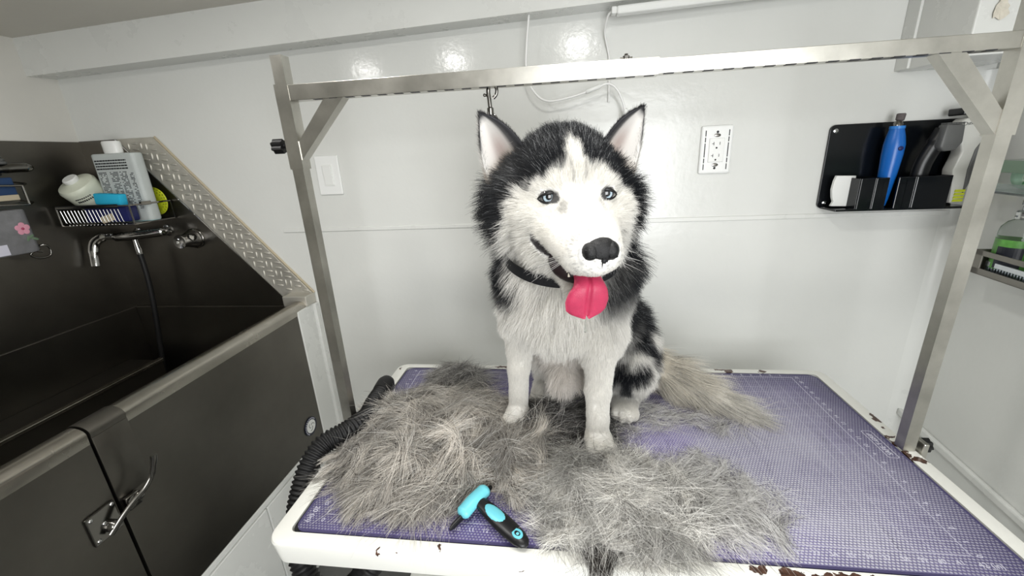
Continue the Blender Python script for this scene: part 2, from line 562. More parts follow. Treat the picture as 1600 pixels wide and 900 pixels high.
# white base cabinet below the tub
bc = empty('base_cabinet', (-0.6, 0.1, -0.82), 'white base cabinet with plain doors under the steel tub', 'cabinet')
MB().box((XL + 0.01, YN, -0.82), (-0.404, 0.746, -0.364)).build('carcass', MAT['trim'], bc)
MB().box((-0.404, YN, -0.382), (-0.398, 0.746, -0.364), 0.001).build('top_rail', MAT['trim'], bc)
for y0, y1 in ((YN, -0.16), (-0.155, 0.414), (0.419, 0.744)):
    MB().box((-0.404, y0, -0.80), (-0.396, y1, -0.387), 0.0015).build('door', MAT['trim'], bc)

# ------------------------------------------------------------------ tap, hose, knob on the back splash
tap = empty('mixer_tap', (-0.98, 0.845, 0.40), 'chrome wall mixer tap with a drooping lever over the steel tub', 'tap')
MB().tube([(-1.06, 0.79, 0.398), (-1.055, 0.79, 0.398), (-1.0, 0.79, 0.400), (-0.89, 0.792, 0.409), (-0.868, 0.793, 0.411), (-0.864, 0.793, 0.411)], [0.013, 0.016, 0.016, 0.015, 0.014, 0.010], 16).build('body', MAT['chrome'], tap, smooth=40)
for x, z in ((-1.03, 0.399), (-0.91, 0.407)):
    bs = MB()
    bs.tube([(x, 0.79, z), (x, 0.845, z)], 0.011, 12)
    bs.lathe([(0.022, 0), (0.020, 0.006), (0.012, 0.010)], (x, 0.853, z), Matrix.Rotation(PI / 2, 3, 'X'), 18)
    bs.build('wall_elbow', MAT['chrome'], tap, smooth=40)
MB().tube(spline([(-1.05, 0.79, 0.40), (-1.09, 0.775, 0.402), (-1.115, 0.762, 0.385), (-1.122, 0.752, 0.350), (-1.120, 0.742, 0.305)], 24), [0.012] * 6 + [0.016] * 6 + [0.016] * 6 + [0.013] * 6, 12, flat=0.65).build('lever', MAT['chrome'], tap, smooth=45)
MB().tube([(-0.985, 0.79, 0.392), (-0.985, 0.79, 0.37), (-0.984, 0.79, 0.352), (-0.984, 0.79, 0.335)], [0.007, 0.008, 0.010, 0.009], 12).build('hose_nut', MAT['chrome'], tap, smooth=40)
hs = MB().tube(spline([(-0.984, 0.79, 0.345), (-0.984, 0.79, 0.28), (-0.990, 0.79, 0.20), (-1.005, 0.787, 0.08), (-1.030, 0.785, -0.06), (-1.045, 0.78, -0.16)], 50), 0.0085, 10)
tag(hs.build('shower_hose', MAT['rubber'], None, smooth=60, origin=(-0.98, 0.79, 0.35)), 'thin black hose hanging from the chrome mixer tap', 'hose')
kn = empty('drain_knob', (-0.81, YW - 0.005, 0.375), 'round chrome knob on the back splash right of the tap', 'knob')
MB().lathe([(0.036, 0), (0.036, 0.004), (0.030, 0.009)], (-0.81, YW - 0.004, 0.375), Matrix.Rotation(PI / 2, 3, 'X'), 28).build('flange', MAT['dark_chrome'], kn, smooth=40)
MB().lathe([(0.031, 0.006), (0.032, 0.016), (0.024, 0.036), (0.021, 0.055), (0.024, 0.062), (0.023, 0.066), (0.014, 0.064), (0.010, 0.058), (0.0, 0.056)], (-0.81, YW - 0.004, 0.375), Matrix.Rotation(PI / 2, 3, 'X'), 28).build('grip', MAT['chrome'], kn, smooth=40)

# ------------------------------------------------------------------ wire caddy and what it holds
X0, X1, Y0, Y1, Z0, Z1 = -1.135, -0.862, 0.702, 0.848, 0.452, 0.512
cad = empty('wire_caddy', ((X0 + X1) / 2, 0.848, Z0), 'black and chrome wire caddy of bottles on the tub back splash', 'caddy')
fr = MB()
for z in (Z0, Z1):
    fr.tube([(X0, Y0, z), (X1, Y0, z), (X1, Y1, z), (X0, Y1, z), (X0, Y0, z)], 0.0028, 6)
for x in (X0, X1):
    for y in (Y0, Y1):
        fr.tube([(x, y, Z0), (x, y, Z1)], 0.0025, 6)
fr.build('frame', MAT['dark_chrome'], cad)
MB().box((X0, Y0 - 0.002, Z1 - 0.006), (-0.905, Y0 + 0.002, Z1 + 0.006), 0.001).build('front_band', MAT['black'], cad)
MB().box((X1 - 0.004, 0.74, Z1 - 0.004), (X1 + 0.004, 0.775, Z1 + 0.008), 0.001).build('bracket', MAT['dark_chrome'], cad)
w0 = MB().tube([(0, 0, Z1 - 0.01), (0.004, 0.002, Z0 + 0.012), (0.006, 0.012, Z0), (0.006, Y1 - Y0, Z0)], 0.0013, 5).build('wire', MAT['chrome'], cad, origin=(0, 0, 0))
nw = 17
for i in range(nw):
    o = w0 if i == 0 else w0.copy()
    if i:
        COL.objects.link(o)
        o.parent = cad
    o.location = Vector((X0 + 0.012 + i * 0.0135, Y0, 0)) - cad.location


def jug(x, y, z):
    r = empty('shampoo_jug', (x, y, z), 'squat cream shampoo jug with a white cap, in the wire caddy', 'bottle')
    RX = Matrix.Rotation(math.radians(36), 3, 'X')
    MB().lathe([(0.036, 0.006), (0.041, 0.010), (0.047, 0.05), (0.0535, 0.116), (0.0545, 0.126), (0.050, 0.134), (0.034, 0.139), (0.023, 0.142), (0.021, 0.143)], (x, y, z), RX, 36).build('body', MAT['shampoo'], r, smooth=40)
    MB().lathe([(0.0195, 0.141), (0.021, 0.143), (0.0215, 0.153), (0.019, 0.156), (0.0, 0.156)], (x, y, z), RX, 28).build('cap', MAT['white_plastic'], r, smooth=40)
    for row in range(2):
        for i in range(8):
            a = math.radians(-75 + i * 6.5)
            zz = 0.106 - row * 0.010
            rr = 0.0530 - row * 0.0013
            c = RX @ Vector((rr * math.cos(a), rr * math.sin(a), zz)) + Vector((x, y, z))
            t = MB() if (row == 0 and i == 0) else t
            t.box(c - Vector((0.0022, 0.0012, 0.0015 + 0.001 * row)), c + Vector((0.0022, 0.0012, 0.0015 + 0.001 * row)), rot=RX)
    tag(t.build('label_print', MAT['ink'], r), kind='stuff')


jug(-1.070, 0.812, Z0 + 0.026)
tb = empty('lotion_bottle', (-0.945, 0.80, Z0), 'tall pale grey bottle printed with dark text, in the wire caddy', 'bottle')
bt = mat('grey_translucent_bottle', (186, 192, 190), 0.35, var=0.04, vscale=20)
MB().prism(rrect(-1.022, -0.862, 0.764, 0.806, 0.014), 'z', Z0 + 0.003, Z0 + 0.222, 0.005).build('body', bt, tb, smooth=40)
MB().prism(rrect(-1.020, -0.864, 0.7655, 0.8045, 0.013), 'z', Z0 + 0.002, Z0 + 0.03).build('liquid_base', mat('aqua_liquid', (150, 188, 190), 0.3), tb)
MB().lathe([(0.029, 0.222), (0.030, 0.226), (0.030, 0.256), (0.027, 0.260), (0, 0.260)], (-0.950, 0.786, Z0), None, 28, 1.0, 0.66).build('cap', MAT['white_plastic'], tb, smooth=40)
tx = MB()
rnd = random.Random(11)
for row in range(4):
    z = Z0 + 0.200 - row * 0.0085
    x = -1.008
    while x < -0.890:
        wd = 0.004 + 0.007 * rnd.random()
        tx.box((x, 0.7632, z - 0.0021), (min(x + wd, -0.892), 0.7646, z + 0.0021))
        x += wd + 0.002
for row in range(26):
    z = Z0 + 0.163 - row * 0.0047
    for a, b_ in ((-1.006, -0.978), (-0.964, -0.935), (-0.928, -0.902), (-0.892, -0.878)):
        x = a
        while x < b_:
            wd = 0.003 + 0.004 * rnd.random()
            if rnd.random() < 0.72:
                tx.box((x, 0.7632, z - 0.0011), (min(x + wd, b_), 0.7646, z + 0.0011))
            x += wd + 0.0015
tag(tx.build('label_print', MAT['ink'], tb), kind='stuff')
tag(MB().box((-1.000, 0.716, Z0 + 0.062), (-0.905, 0.742, Z0 + 0.098), 0.004, rot=Matrix.Rotation(math.radians(4), 3, 'Y')).build('sponge', MAT['sponge'], None, smooth=30, origin=(-0.952, 0.73, Z0 + 0.06)), 'bright cyan sponge lying in front of the tall grey bottle', 'sponge')
nb = empty('navy_packet', (-0.97, 0.728, Z0), 'dark navy packet with a pale tag behind the caddy wires', 'packet')
MB().box((-1.045, 0.710, Z0 + 0.008), (-0.885, 0.748, Z0 + 0.060), 0.006).build('body', MAT['navy'], nb, smooth=30)
MB().box((-0.985, 0.7055, Z0 + 0.010), (-0.935, 0.709, Z0 + 0.032), 0.001, rot=Matrix.Rotation(-math.radians(14), 3, 'Y')).build('tag', MAT['beige'], nb)
bx_, by_, bz_ = -0.915, 0.8395, Z0 + 0.060
cb = empty('curry_brush', (bx_, by_, bz_), 'round lime green rubber curry brush behind the tall grey bottle in the caddy', 'brush')
MB().lathe([(0, -0.001), (0.044, -0.001), (0.048, 0.001), (0.046, 0.004), (0.0, 0.004)], (bx_, by_ + 0.004, bz_), Matrix.Rotation(math.radians(90), 3, 'X'), 36).build('pad', MAT['lime'], cb, smooth=40)
t = MB()
for rr, n_ in ((0.044, 26), (0.034, 20)):
    for i in range(n_):
        a = 2 * PI * i / n_
        x, z = bx_ + rr * math.cos(a), bz_ + rr * math.sin(a)
        t.tube([(x, by_, z), (x + 0.004 * math.cos(a), by_ - 0.003, z + 0.004 * math.sin(a))], [0.0026, 0.0014], 6)
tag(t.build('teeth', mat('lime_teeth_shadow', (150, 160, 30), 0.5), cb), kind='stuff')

# ------------------------------------------------------------------ things hanging on the left splash, cut by the frame
xw = XL + 0.0065
hl = empty('hand_shower', (xw, 0.58, 0.64), 'dark glossy hand shower with a ribbed head at the upper left frame edge', 'shower')
MB().tube(spline([(-1.12, 0.50, 0.635), (-1.11, 0.58, 0.640), (-1.10, 0.63, 0.642), (-1.095, 0.655, 0.640)], 20), [0.012] * 8 + [0.014] * 8 + [0.012, 0.011, 0.009, 0.005], 12).build('handle', MAT['dark_chrome'], hl, smooth=45)
rb = MB()
for i in range(7):
    rb.lathe([(0.020, 0), (0.022, 0.002), (0.022, 0.006), (0.020, 0.008)], (-1.115, 0.585 - 0.004 * i, 0.652 + 0.008 * i), None, 20)
rb.build('ribbed_head', MAT['grey_plastic'], hl, smooth=45)
MB().box((xw, 0.55, 0.62), (-1.115, 0.59, 0.65), 0.003).build('wall_clip', MAT['black'], hl)
rk = empty('wire_rack', (xw, 0.56, 0.55), 'small wire rack on the left splash holding a dark blue packet', 'rack')
wr = MB()
for z in (0.545, 0.60):
    wr.tube([(xw, 0.45, z), (-1.085, 0.45, z), (-1.085, 0.605, z - 0.01), (-1.10, 0.625, z - 0.005), (xw, 0.63, z)], 0.003, 6)
wr.tube([(-1.085, 0.605, 0.59), (-1.085, 0.605, 0.535)], 0.003, 6)
wr.build('wire_frame', MAT['dark_chrome'], rk)
bp_ = empty('blue_packet', (-1.12, 0.54, 0.545), 'dark blue packet with a beige lower edge in the small wire rack', 'packet')
MB().box((-1.14, 0.46, 0.565), (-1.095, 0.595, 0.615), 0.003).build('body', mat('dark_blue_packet', (30, 58, 96), 0.5), bp_)
MB().box((-1.14, 0.46, 0.550), (-1.094, 0.595, 0.566), 0.002).build('lower_edge', MAT['beige'], bp_)
pch = empty('soap_bottle', (-1.12, 0.54, 0.40), 'frosted grey bottle with a pink flower hanging below the wire rack', 'bottle')
MB().prism(rrect(-1.148, -1.085, 0.47, 0.595, 0.02), 'z', 0.395, 0.525, 0.006).build('body', MAT['frosted'], pch, smooth=40)
fl = MB()
for i in range(5):
    a = 2 * PI * i / 5 + 0.3
    fl.ball((-1.0845, 0.565 + 0.011 * math.cos(a), 0.468 + 0.011 * math.sin(a)), (0.001, 0.008, 0.008), 10)
fl.build('flower_print', MAT['pink'], pch)
MB().ball((-1.0838, 0.565, 0.468), (0.001, 0.004, 0.004), 8).build('flower_centre', mat('rose_red', (170, 70, 100), 0.6), pch)
lf = MB()
for dy, dz, a in ((0.012, -0.026, 0.6), (0.020, -0.034, -0.4), (0.004, -0.030, 1.2)):
    lf.ball((-1.0845, 0.565 + dy, 0.468 + dz), (0.001, 0.009, 0.004), 8, rot=Matrix.Rotation(a, 3, 'X'))
lf.build('leaf_print', mat('leaf_print_green', (98, 120, 96), 0.6), pch)
MB().box((-1.0848, 0.475, 0.40), (-1.0835, 0.515, 0.43), 0.0003).build('label_print', MAT['white_ink'], pch)
hk = MB()
hk.tube(spline([(xw, 0.575, 0.41), (-1.12, 0.59, 0.405), (-1.10, 0.61, 0.41), (-1.098, 0.620, 0.395), (-1.10, 0.615, 0.375), (-1.105, 0.59, 0.372), (-1.11, 0.575, 0.385), (-1.105, 0.585, 0.395), (-1.10, 0.60, 0.39)], 50), 0.003, 8)
tag(hk.build('wire_hook', MAT['dark_chrome'], None, smooth=60, origin=(xw, 0.58, 0.41)), 'bent wire hook on the left splash beside the flowered bottle', 'hook')
# ------------------------------------------------------------------ grooming table
TW, TD = 1.222, 0.634


def chip_mask(nt, geo_pos, spots, ns=90.0, wob=0.006):
    """1 inside paint chips given as (x, y, z, rx, ry, rz) ellipsoids with a ragged outline"""
    n = nt.nodes.new('ShaderNodeTexNoise')
    n.inputs['Scale'].default_value = ns
    n.inputs['Detail'].default_value = 3
    nt.links.new(geo_pos, n.inputs['Vector'])
    sub = nt.nodes.new('ShaderNodeVectorMath')
    sub.operation = 'SUBTRACT'
    nt.links.new(n.outputs['Color'], sub.inputs[0])
    sub.inputs[1].default_value = (0.5, 0.5, 0.5)
    sc = nt.nodes.new('ShaderNodeVectorMath')
    sc.operation = 'SCALE'
    sc.inputs['Scale'].default_value = wob * 4
    nt.links.new(sub.outputs[0], sc.inputs[0])
    add = nt.nodes.new('ShaderNodeVectorMath')
    add.operation = 'ADD'
    nt.links.new(geo_pos, add.inputs[0])
    nt.links.new(sc.outputs[0], add.inputs[1])
    acc = None
    for x, y, z, rx, ry, rz in spots:
        a = nt.nodes.new('ShaderNodeVectorMath')
        a.operation = 'SUBTRACT'
        nt.links.new(add.outputs[0], a.inputs[0])
        a.inputs[1].default_value = (x, y, z)
        d = nt.nodes.new('ShaderNodeVectorMath')
        d.operation = 'DIVIDE'
        nt.links.new(a.outputs[0], d.inputs[0])
        d.inputs[1].default_value = (rx, ry, rz)
        le = nt.nodes.new('ShaderNodeVectorMath')
        le.operation = 'LENGTH'
        nt.links.new(d.outputs[0], le.inputs[0])
        lt = nt.nodes.new('ShaderNodeMath')
        lt.operation = 'LESS_THAN'
        nt.links.new(le.outputs['Value'], lt.inputs[0])
        lt.inputs[1].default_value = 1.0
        if acc is None:
            acc = lt
        else:
            mx = nt.nodes.new('ShaderNodeMath')
            mx.operation = 'MAXIMUM'
            nt.links.new(acc.outputs[0], mx.inputs[0])
            nt.links.new(lt.outputs[0], mx.inputs[1])
            acc = mx
    return acc.outputs[0]


def add_chips(m, spots, rgb, **kw):
    nt = m.node_tree
    p = nt.nodes['Principled BSDF']
    tc = [n for n in nt.nodes if n.type == 'TEX_COORD'][0]
    msk = chip_mask(nt, tc.outputs['Object'], spots, **kw)
    mx = nt.nodes.new('ShaderNodeMix')
    mx.data_type = 'RGBA'
    old = p.inputs['Base Color']
    if old.is_linked:
        nt.links.new(old.links[0].from_socket, mx.inputs[6])
    else:
        mx.inputs[6].default_value = old.default_value
    nz = nt.nodes.new('ShaderNodeTexNoise')
    nz.inputs['Scale'].default_value = 160
    nt.links.new(tc.outputs['Object'], nz.inputs['Vector'])
    cr = nt.nodes.new('ShaderNodeValToRGB')
    c = s2l(rgb)
    cr.color_ramp.elements[0].position = 0.35
    cr.color_ramp.elements[0].color = (c[0] * 0.45, c[1] * 0.4, c[2] * 0.4, 1)
    cr.color_ramp.elements[1].position = 0.65
    cr.color_ramp.elements[1].color = (c[0] * 1.3, c[1] * 1.3, c[2] * 1.3, 1)
    nt.links.new(nz.outputs['Fac'], cr.inputs[0])
    nt.links.new(cr.outputs[0], mx.inputs[7])
    nt.links.new(msk, mx.inputs[0])
    nt.links.new(mx.outputs[2], p.inputs['Base Color'])


tbl = empty('grooming_table', (0, 0, 0), 'white rimmed grooming table with a worn purple ruler mat under the husky', 'table')
frame_mat = mat('chipped_white_enamel', (238, 238, 232), 0.3, bump=0.06, bscale=50, var=0.025)
add_chips(frame_mat, [
    (0.80, 0.019, 0.0, 0.014, 0.005, 0.02), (0.845, 0.012, 0.0, 0.02, 0.012, 0.03), (0.93, 0.003, -0.004, 0.07, 0.018, 0.03), (1.02, 0.004, 0, 0.08, 0.018, 0.03), (1.13, 0.004, 0, 0.08, 0.020, 0.03),
    (0.206, 0.002, -0.004, 0.004, 0.005, 0.007), (0.236, 0.004, 0, 0.002, 0.002, 0.002), (0.306, 0.016, 0, 0.0045, 0.005, 0.004), (0.442, 0.0, -0.02, 0.003, 0.004, 0.003),
    (0.355, 0.621, 0, 0.05, 0.008, 0.01), (0.855, 0.625, 0, 0.03, 0.004, 0.008), (0.95, 0.625, 0, 0.016, 0.005, 0.008), (0.972, 0.620, 0, 0.012, 0.012, 0.01), (1.06, 0.620, 0, 0.010, 0.008, 0.01),
    (1.216, 0.412, 0, 0.007, 0.016, 0.01), (1.207, 0.378, 0, 0.003, 0.004, 0.006), (1.199, 0.350, 0, 0.012, 0.006, 0.006), (1.189, 0.33, 0, 0.008, 0.02, 0.006), (1.205, 0.276, 0, 0.016, 0.008, 0.01), (1.194, 0.296, 0, 0.008, 0.012, 0.01),
    (0.012, 0.60, 0, 0.005, 0.006, 0.01), (0.005, 0.30, 0, 0.004, 0.02, 0.01),
], (84, 58, 46))
fm = MB()
outer = rrect(0, TW, 0, TD, 0.03, 8)
inner = rrect(0.030, 1.194, 0.024, 0.612, 0.012, 8)
b = bmesh.new()
n = len(outer)
bev = 0.004
rings = []


def ring(poly, z, inset=0.0):
    cx, cy = TW / 2, TD / 2
    out = []
    for x, y in poly:
        out.append(b.verts.new((x - math.copysign(inset, x - cx), y - math.copysign(inset, y - cy), z)))
    return out


rings = [ring(outer, -0.046, 0.004), ring(outer, -0.005, 0.0), ring(outer, -0.0015, 0.0015), ring(outer, 0.0, 0.005), ring(inner, 0.0, -0.002), ring(inner, -0.002, 0.0), ring(inner, -0.012, 0.0)]
for A, B in zip(rings, rings[1:]):
    for i in range(n):
        j = (i + 1) % n
        b.faces.new((A[i], A[j], B[j], B[i]))
b.faces.new(rings[-1])
b.faces.new(rings[0][::-1])
bmesh.ops.recalc_face_normals(b, faces=b.faces[:])
fm._add(b)
fm.build('frame', frame_mat, tbl, smooth=35)
# legs and lower stretcher
for x in (0.22, 1.0):
    for y in (0.30, 0.50):
        MB().box((x - 0.02, y - 0.02, -0.82), (x + 0.02, y + 0.02, -0.045), 0.003).build('leg', MAT['white_enamel'], tbl)
MB().box((0.06, 0.05, -0.56), (1.16, 0.58, -0.545), 0.003).build('lower_shelf', MAT['white_enamel'], tbl)

# ---- the mat: shader with nubs, wear, ruler grid
GX0, GX1, GY0, GY1 = 0.078, 1.124, 0.068, 0.592
IN = (GX1 - GX0) / 42.0


def mat_shader():
    m = bpy.data.materials.new('purple_ruler_mat')
    m.use_nodes = True
    nt = m.node_tree
    N, Lk = nt.nodes, nt.links
    p = N['Principled BSDF']
    p.inputs['Roughness'].default_value = 0.42
    tc = N.new('ShaderNodeTexCoord')
    sep = N.new('ShaderNodeSeparateXYZ')
    Lk.new(tc.outputs['Object'], sep.inputs[0])
    X, Y = sep.outputs[0], sep.outputs[1]

    def M(op, a, b_=None, c_=None):
        nd = N.new('ShaderNodeMath')
        nd.operation = op
        for i, v in enumerate((a, b_, c_)):
            if v is None:
                continue
            if isinstance(v, (int, float)):
                nd.inputs[i].default_value = v
            else:
                Lk.new(v, nd.inputs[i])
        return nd.outputs[0]

    def noise_(scale, detail=3, rough=0.5, stretch=None):
        nd = N.new('ShaderNodeTexNoise')
        nd.inputs['Scale'].default_value = scale
        nd.inputs['Detail'].default_value = detail
        nd.inputs['Roughness'].default_value = rough
        if stretch:
            mp = N.new('ShaderNodeMapping')
            mp.inputs['Scale'].default_value = stretch
            Lk.new(tc.outputs['Object'], mp.inputs[0])
            Lk.new(mp.outputs[0], nd.inputs['Vector'])
        else:
            Lk.new(tc.outputs['Object'], nd.inputs['Vector'])
        return nd.outputs['Fac']

    def blob(cx, cy, rx, ry):
        """soft elliptical wear patch, 1 in the centre"""
        a = M('DIVIDE', M('SUBTRACT', X, cx), rx)
        c = M('DIVIDE', M('SUBTRACT', Y, cy), ry)
        d = M('SQRT', M('ADD', M('MULTIPLY', a, a), M('MULTIPLY', c, c)))
        mr = N.new('ShaderNodeMapRange')
        mr.interpolation_type = 'SMOOTHSTEP'
        mr.inputs[1].default_value = 1.0
        mr.inputs[2].default_value = 0.35
        Lk.new(d, mr.inputs[0])
        return mr.outputs[0]

    def mix(f, a, b_):
        nd = N.new('ShaderNodeMix')
        nd.data_type = 'RGBA'
        if isinstance(f, (int, float)):
            nd.inputs[0].default_value = f
        else:
            Lk.new(f, nd.inputs[0])
        for i, v in ((6, a), (7, b_)):
            if isinstance(v, tuple):
                nd.inputs[i].default_value = (*s2l(v), 1)
            else:
                Lk.new(v, nd.inputs[i])
        return nd.outputs[2]

    # staggered nubs: 5.8 mm pitch in x, 5.0 mm in y
    PX, PY = 0.0058, 0.0050
    rowi = M('FLOOR', M('DIVIDE', Y, PY))
    off = M('MULTIPLY', M('MODULO', rowi, 2.0), 0.5)
    u = M('SUBTRACT', M('FRACT', M('ADD', M('DIVIDE', X, PX), off)), 0.5)
    v = M('SUBTRACT', M('FRACT', M('DIVIDE', Y, PY)), 0.5)
    r = M('SQRT', M('ADD', M('MULTIPLY', u, u), M('MULTIPLY', v, v)))
    dot = N.new('ShaderNodeMapRange')
    dot.interpolation_type = 'SMOOTHSTEP'
    dot.inputs[1].default_value = 0.46
    dot.inputs[2].default_value = 0.22
    Lk.new(r, dot.inputs[0])
    dot = dot.outputs[0]
    # field with nubs stops short of the border
    inx = M('MULTIPLY', M('GREATER_THAN', X, 0.041), M('LESS_THAN', X, 1.185))
    iny = M('MULTIPLY', M('GREATER_THAN', Y, 0.034), M('LESS_THAN', Y, 0.602))
    field = M('MULTIPLY', inx, iny)
    # wear
    w1 = blob(0.93, 0.20, 0.30, 0.30)
    w2 = blob(0.83, 0.34, 0.34, 0.22)
    w3 = blob(1.0, 0.40, 0.2, 0.2)
    wear = M('MAXIMUM', M('MAXIMUM', w1, M('MULTIPLY', w2, 0.6)), M('MULTIPLY', w3, 0.65))
    nz = noise_(7, 5, 0.65)
    mr = N.new('ShaderNodeMapRange')
    mr.inputs[1].default_value = 0.32
    mr.inputs[2].default_value = 0.72
    Lk.new(nz, mr.inputs[0])
    scr = noise_(26, 4, 0.7, (1.0, 0.25, 1.0))
    wear = M('MULTIPLY', wear, M('ADD', 0.45, M('MULTIPLY', mr.outputs[0], 0.75)))
    fine = noise_(320, 2, 0.5)
    mott = noise_(14, 5, 0.7)
    base = mix(M('MULTIPLY', mott, 0.9), (78, 70, 114), (104, 93, 152))
    vivid = M('MAXIMUM', blob(0.72, 0.30, 0.13, 0.13), blob(0.70, 0.08, 0.3, 0.09))
    base = mix(M('MULTIPLY', vivid, 0.75), base, (112, 92, 176))
    dull = M('SUBTRACT', 1.0, M('MULTIPLY', field, M('MINIMUM', 1.0, M('MULTIPLY', M('MINIMUM', M('SUBTRACT', 1.19, X), M('MINIMUM', M('SUBTRACT', X, 0.028), M('SUBTRACT', 0.615, Y))), 9.0))))
    base = mix(M('MULTIPLY', dull, 0.85), base, (68, 64, 100))
    # white worn tips of the nubs
    tipw = M('MULTIPLY', dot, M('ADD', 0.30, M('MULTIPLY', wear, 1.0)))
    tipw = M('MULTIPLY', tipw, M('ADD', 0.35, M('MULTIPLY', fine, 1.1)))
    tipw = M('MULTIPLY', tipw, field)
    col = mix(M('MINIMUM', tipw, 0.9), base, (222, 222, 228))
    col = mix(M('MULTIPLY', M('MULTIPLY', wear, 0.42), field), col, (190, 190, 202))
    # dark grime between nubs here and there
    gr = N.new('ShaderNodeMapRange')
    gr.inputs[1].default_value = 0.60
    gr.inputs[2].default_value = 0.72
    Lk.new(scr, gr.inputs[0])
    col = mix(M('MULTIPLY', M('MULTIPLY', gr.outputs[0], M('SUBTRACT', 1.0, dot)), 0.5), col, (50, 42, 74))
    # printed ruler grid
    gx = M('DIVIDE', M('SUBTRACT', X, GX0), IN)
    gy = M('DIVIDE', M('SUBTRACT', Y, GY0), (GY1 - GY0) / 21.0)
    fx = M('ABSOLUTE', M('SUBTRACT', M('FRACT', M('ADD', gx, 0.5)), 0.5))
    fy = M('ABSOLUTE', M('SUBTRACT', M('FRACT', M('ADD', gy, 0.5)), 0.5))
    inside = M('MULTIPLY', M('MULTIPLY', M('GREATER_THAN', gx, -0.03), M('LESS_THAN', gx, 42.03)), M('MULTIPLY', M('GREATER_THAN', gy, -0.03), M('LESS_THAN', gy, 21.03)))
    ln = M('MAXIMUM', M('LESS_THAN', fx, 0.024), M('LESS_THAN', fy, 0.024))
    fade = noise_(5, 4, 0.6)
    fm_ = N.new('ShaderNodeMapRange')
    fm_.inputs[1].default_value = 0.35
    fm_.inputs[2].default_value = 0.65
    fm_.inputs[3].default_value = 0.25
    fm_.inputs[4].default_value = 0.8
    Lk.new(fade, fm_.inputs[0])
    ln = M('MULTIPLY', ln, fm_.outputs[0])
    bx = M('MAXIMUM', M('LESS_THAN', M('ABSOLUTE', gx), 0.05), M('LESS_THAN', M('ABSOLUTE', M('SUBTRACT', gx, 42.0)), 0.05))
    by = M('MAXIMUM', M('LESS_THAN', M('ABSOLUTE', gy), 0.05), M('LESS_THAN', M('ABSOLUTE', M('SUBTRACT', gy, 21.0)), 0.05))
    bd_ = M('MULTIPLY', M('MAXIMUM', bx, by), 0.85)
    ln = M('MULTIPLY', M('MAXIMUM', ln, bd_), inside)
    ln = M('MULTIPLY', ln, M('ADD', 0.5, M('MULTIPLY', fine, 0.8)))
    col = mix(M('MINIMUM', ln, 0.9), col, (198, 196, 214))
    Lk.new(col, p.inputs['Base Color'])
    bp = N.new('ShaderNodeBump')
    bp.inputs['Strength'].default_value = 0.6
    bp.inputs['Distance'].default_value = 0.0012
    Lk.new(M('MULTIPLY', dot, field), bp.inputs['Height'])
    Lk.new(bp.outputs[0], p.inputs['Normal'])
    return m


mt = MB().prism(rrect(0.036, 1.190, 0.029, 0.609, 0.022, 8), 'z', -0.006, -0.0015).build('mat', mat_shader(), tbl)
MB().prism(rrect(0.032, 1.1925, 0.0255, 0.6110, 0.020, 8), 'z', -0.0118, -0.0045).build('mat_backing', MAT['rubber'], mt)


def text_geo(body, size, M_, bold=0.0):
    c = bpy.data.curves.new('txt', 'FONT')
    c.body = body
    c.size = size
    c.align_x = 'CENTER'
    c.align_y = 'CENTER'
    c.extrude = 0.00015
    c.offset = bold
    c.resolution_u = 3
    o = bpy.data.objects.new('txt', c)
    COL.objects.link(o)
    me = bpy.data.meshes.new_from_object(o.evaluated_get(bpy.context.evaluated_depsgraph_get()) if False else o)
    bpy.data.objects.remove(o)
    bpy.data.curves.remove(c)
    me.transform(M_)
    return me


def add_text(mb, body, size, loc, rotz=0.0, frame=None, bold=0.0):
    M_ = (Matrix.Translation(loc) @ Matrix.Rotation(rotz, 4, 'Z')) if frame is None else frame
    me = text_geo(body, size, M_, bold)
    mb.bm.from_mesh(me)
    bpy.data.meshes.remove(me)


zt = -0.0014


def number(body, size, x, y, rz=0.0):
    q = MB()
    add_text(q, body, size, (x, y, zt), rz)
    q.build('ruler_number', MAT['white_ink'], mt)


for i in range(42):
    number(str(i), 0.0115, GX0 + i * IN, 0.055)
    if i > 16:
        number(str(42 - i), 0.0115, GX0 + i * IN, GY1 + 0.0095, PI)
for i in range(1, 22):
    y = GY0 + i * (GY1 - GY0) / 21
    number(str(i), 0.0115, GX1 + 0.013, y, PI / 2)
    if i < 5 or i > 17:
        number(str(21 - i), 0.0115, GX0 - 0.013, y, -PI / 2)
number('0', 0.0115, GX1 + 0.012, GY0, PI / 2)
number('42 (in)', 0.0125, GX1 + 0.014, 0.053)
number('20 (in)', 0.0135, GX0 - 0.026, 0.066, -PI / 2)
lg = MB()
add_text(lg, 'SAFE-T-GRIP', 0.0125, (1.1655, 0.325, zt), PI / 2, bold=0.0002)
o_, i_ = rrect(1.155, 1.176, 0.282, 0.368, 0.004, 4), rrect(1.1565, 1.1745, 0.2835, 0.3665, 0.003, 4)
b = bmesh.new()
A = [b.verts.new((x, y, zt)) for x, y in o_]
B = [b.verts.new((x, y, zt)) for x, y in i_]
for i in range(len(A)):
    j = (i + 1) % len(A)
    b.faces.new((A[i], A[j], B[j], B[i]))
lg._add(b)
lg.build('logo_print', MAT['white_ink'], mt)

# ------------------------------------------------------------------ overhead grooming arm on two posts
YP = 0.3135
arm = empty('overhead_rail', (0.6, YP, 0), 'square aluminium overhead rail on two posts standing on the table rim', 'rail')
PL, PR = (0.002, YP), (1.204, YP)
h1, h2 = 0.0112, 0.0135


def post(x, top, parent):
    return MB().box((x - h1, YP - h1, 0.0005), (x + h1, YP + h1, top)).build('post', MAT['alu'], parent)


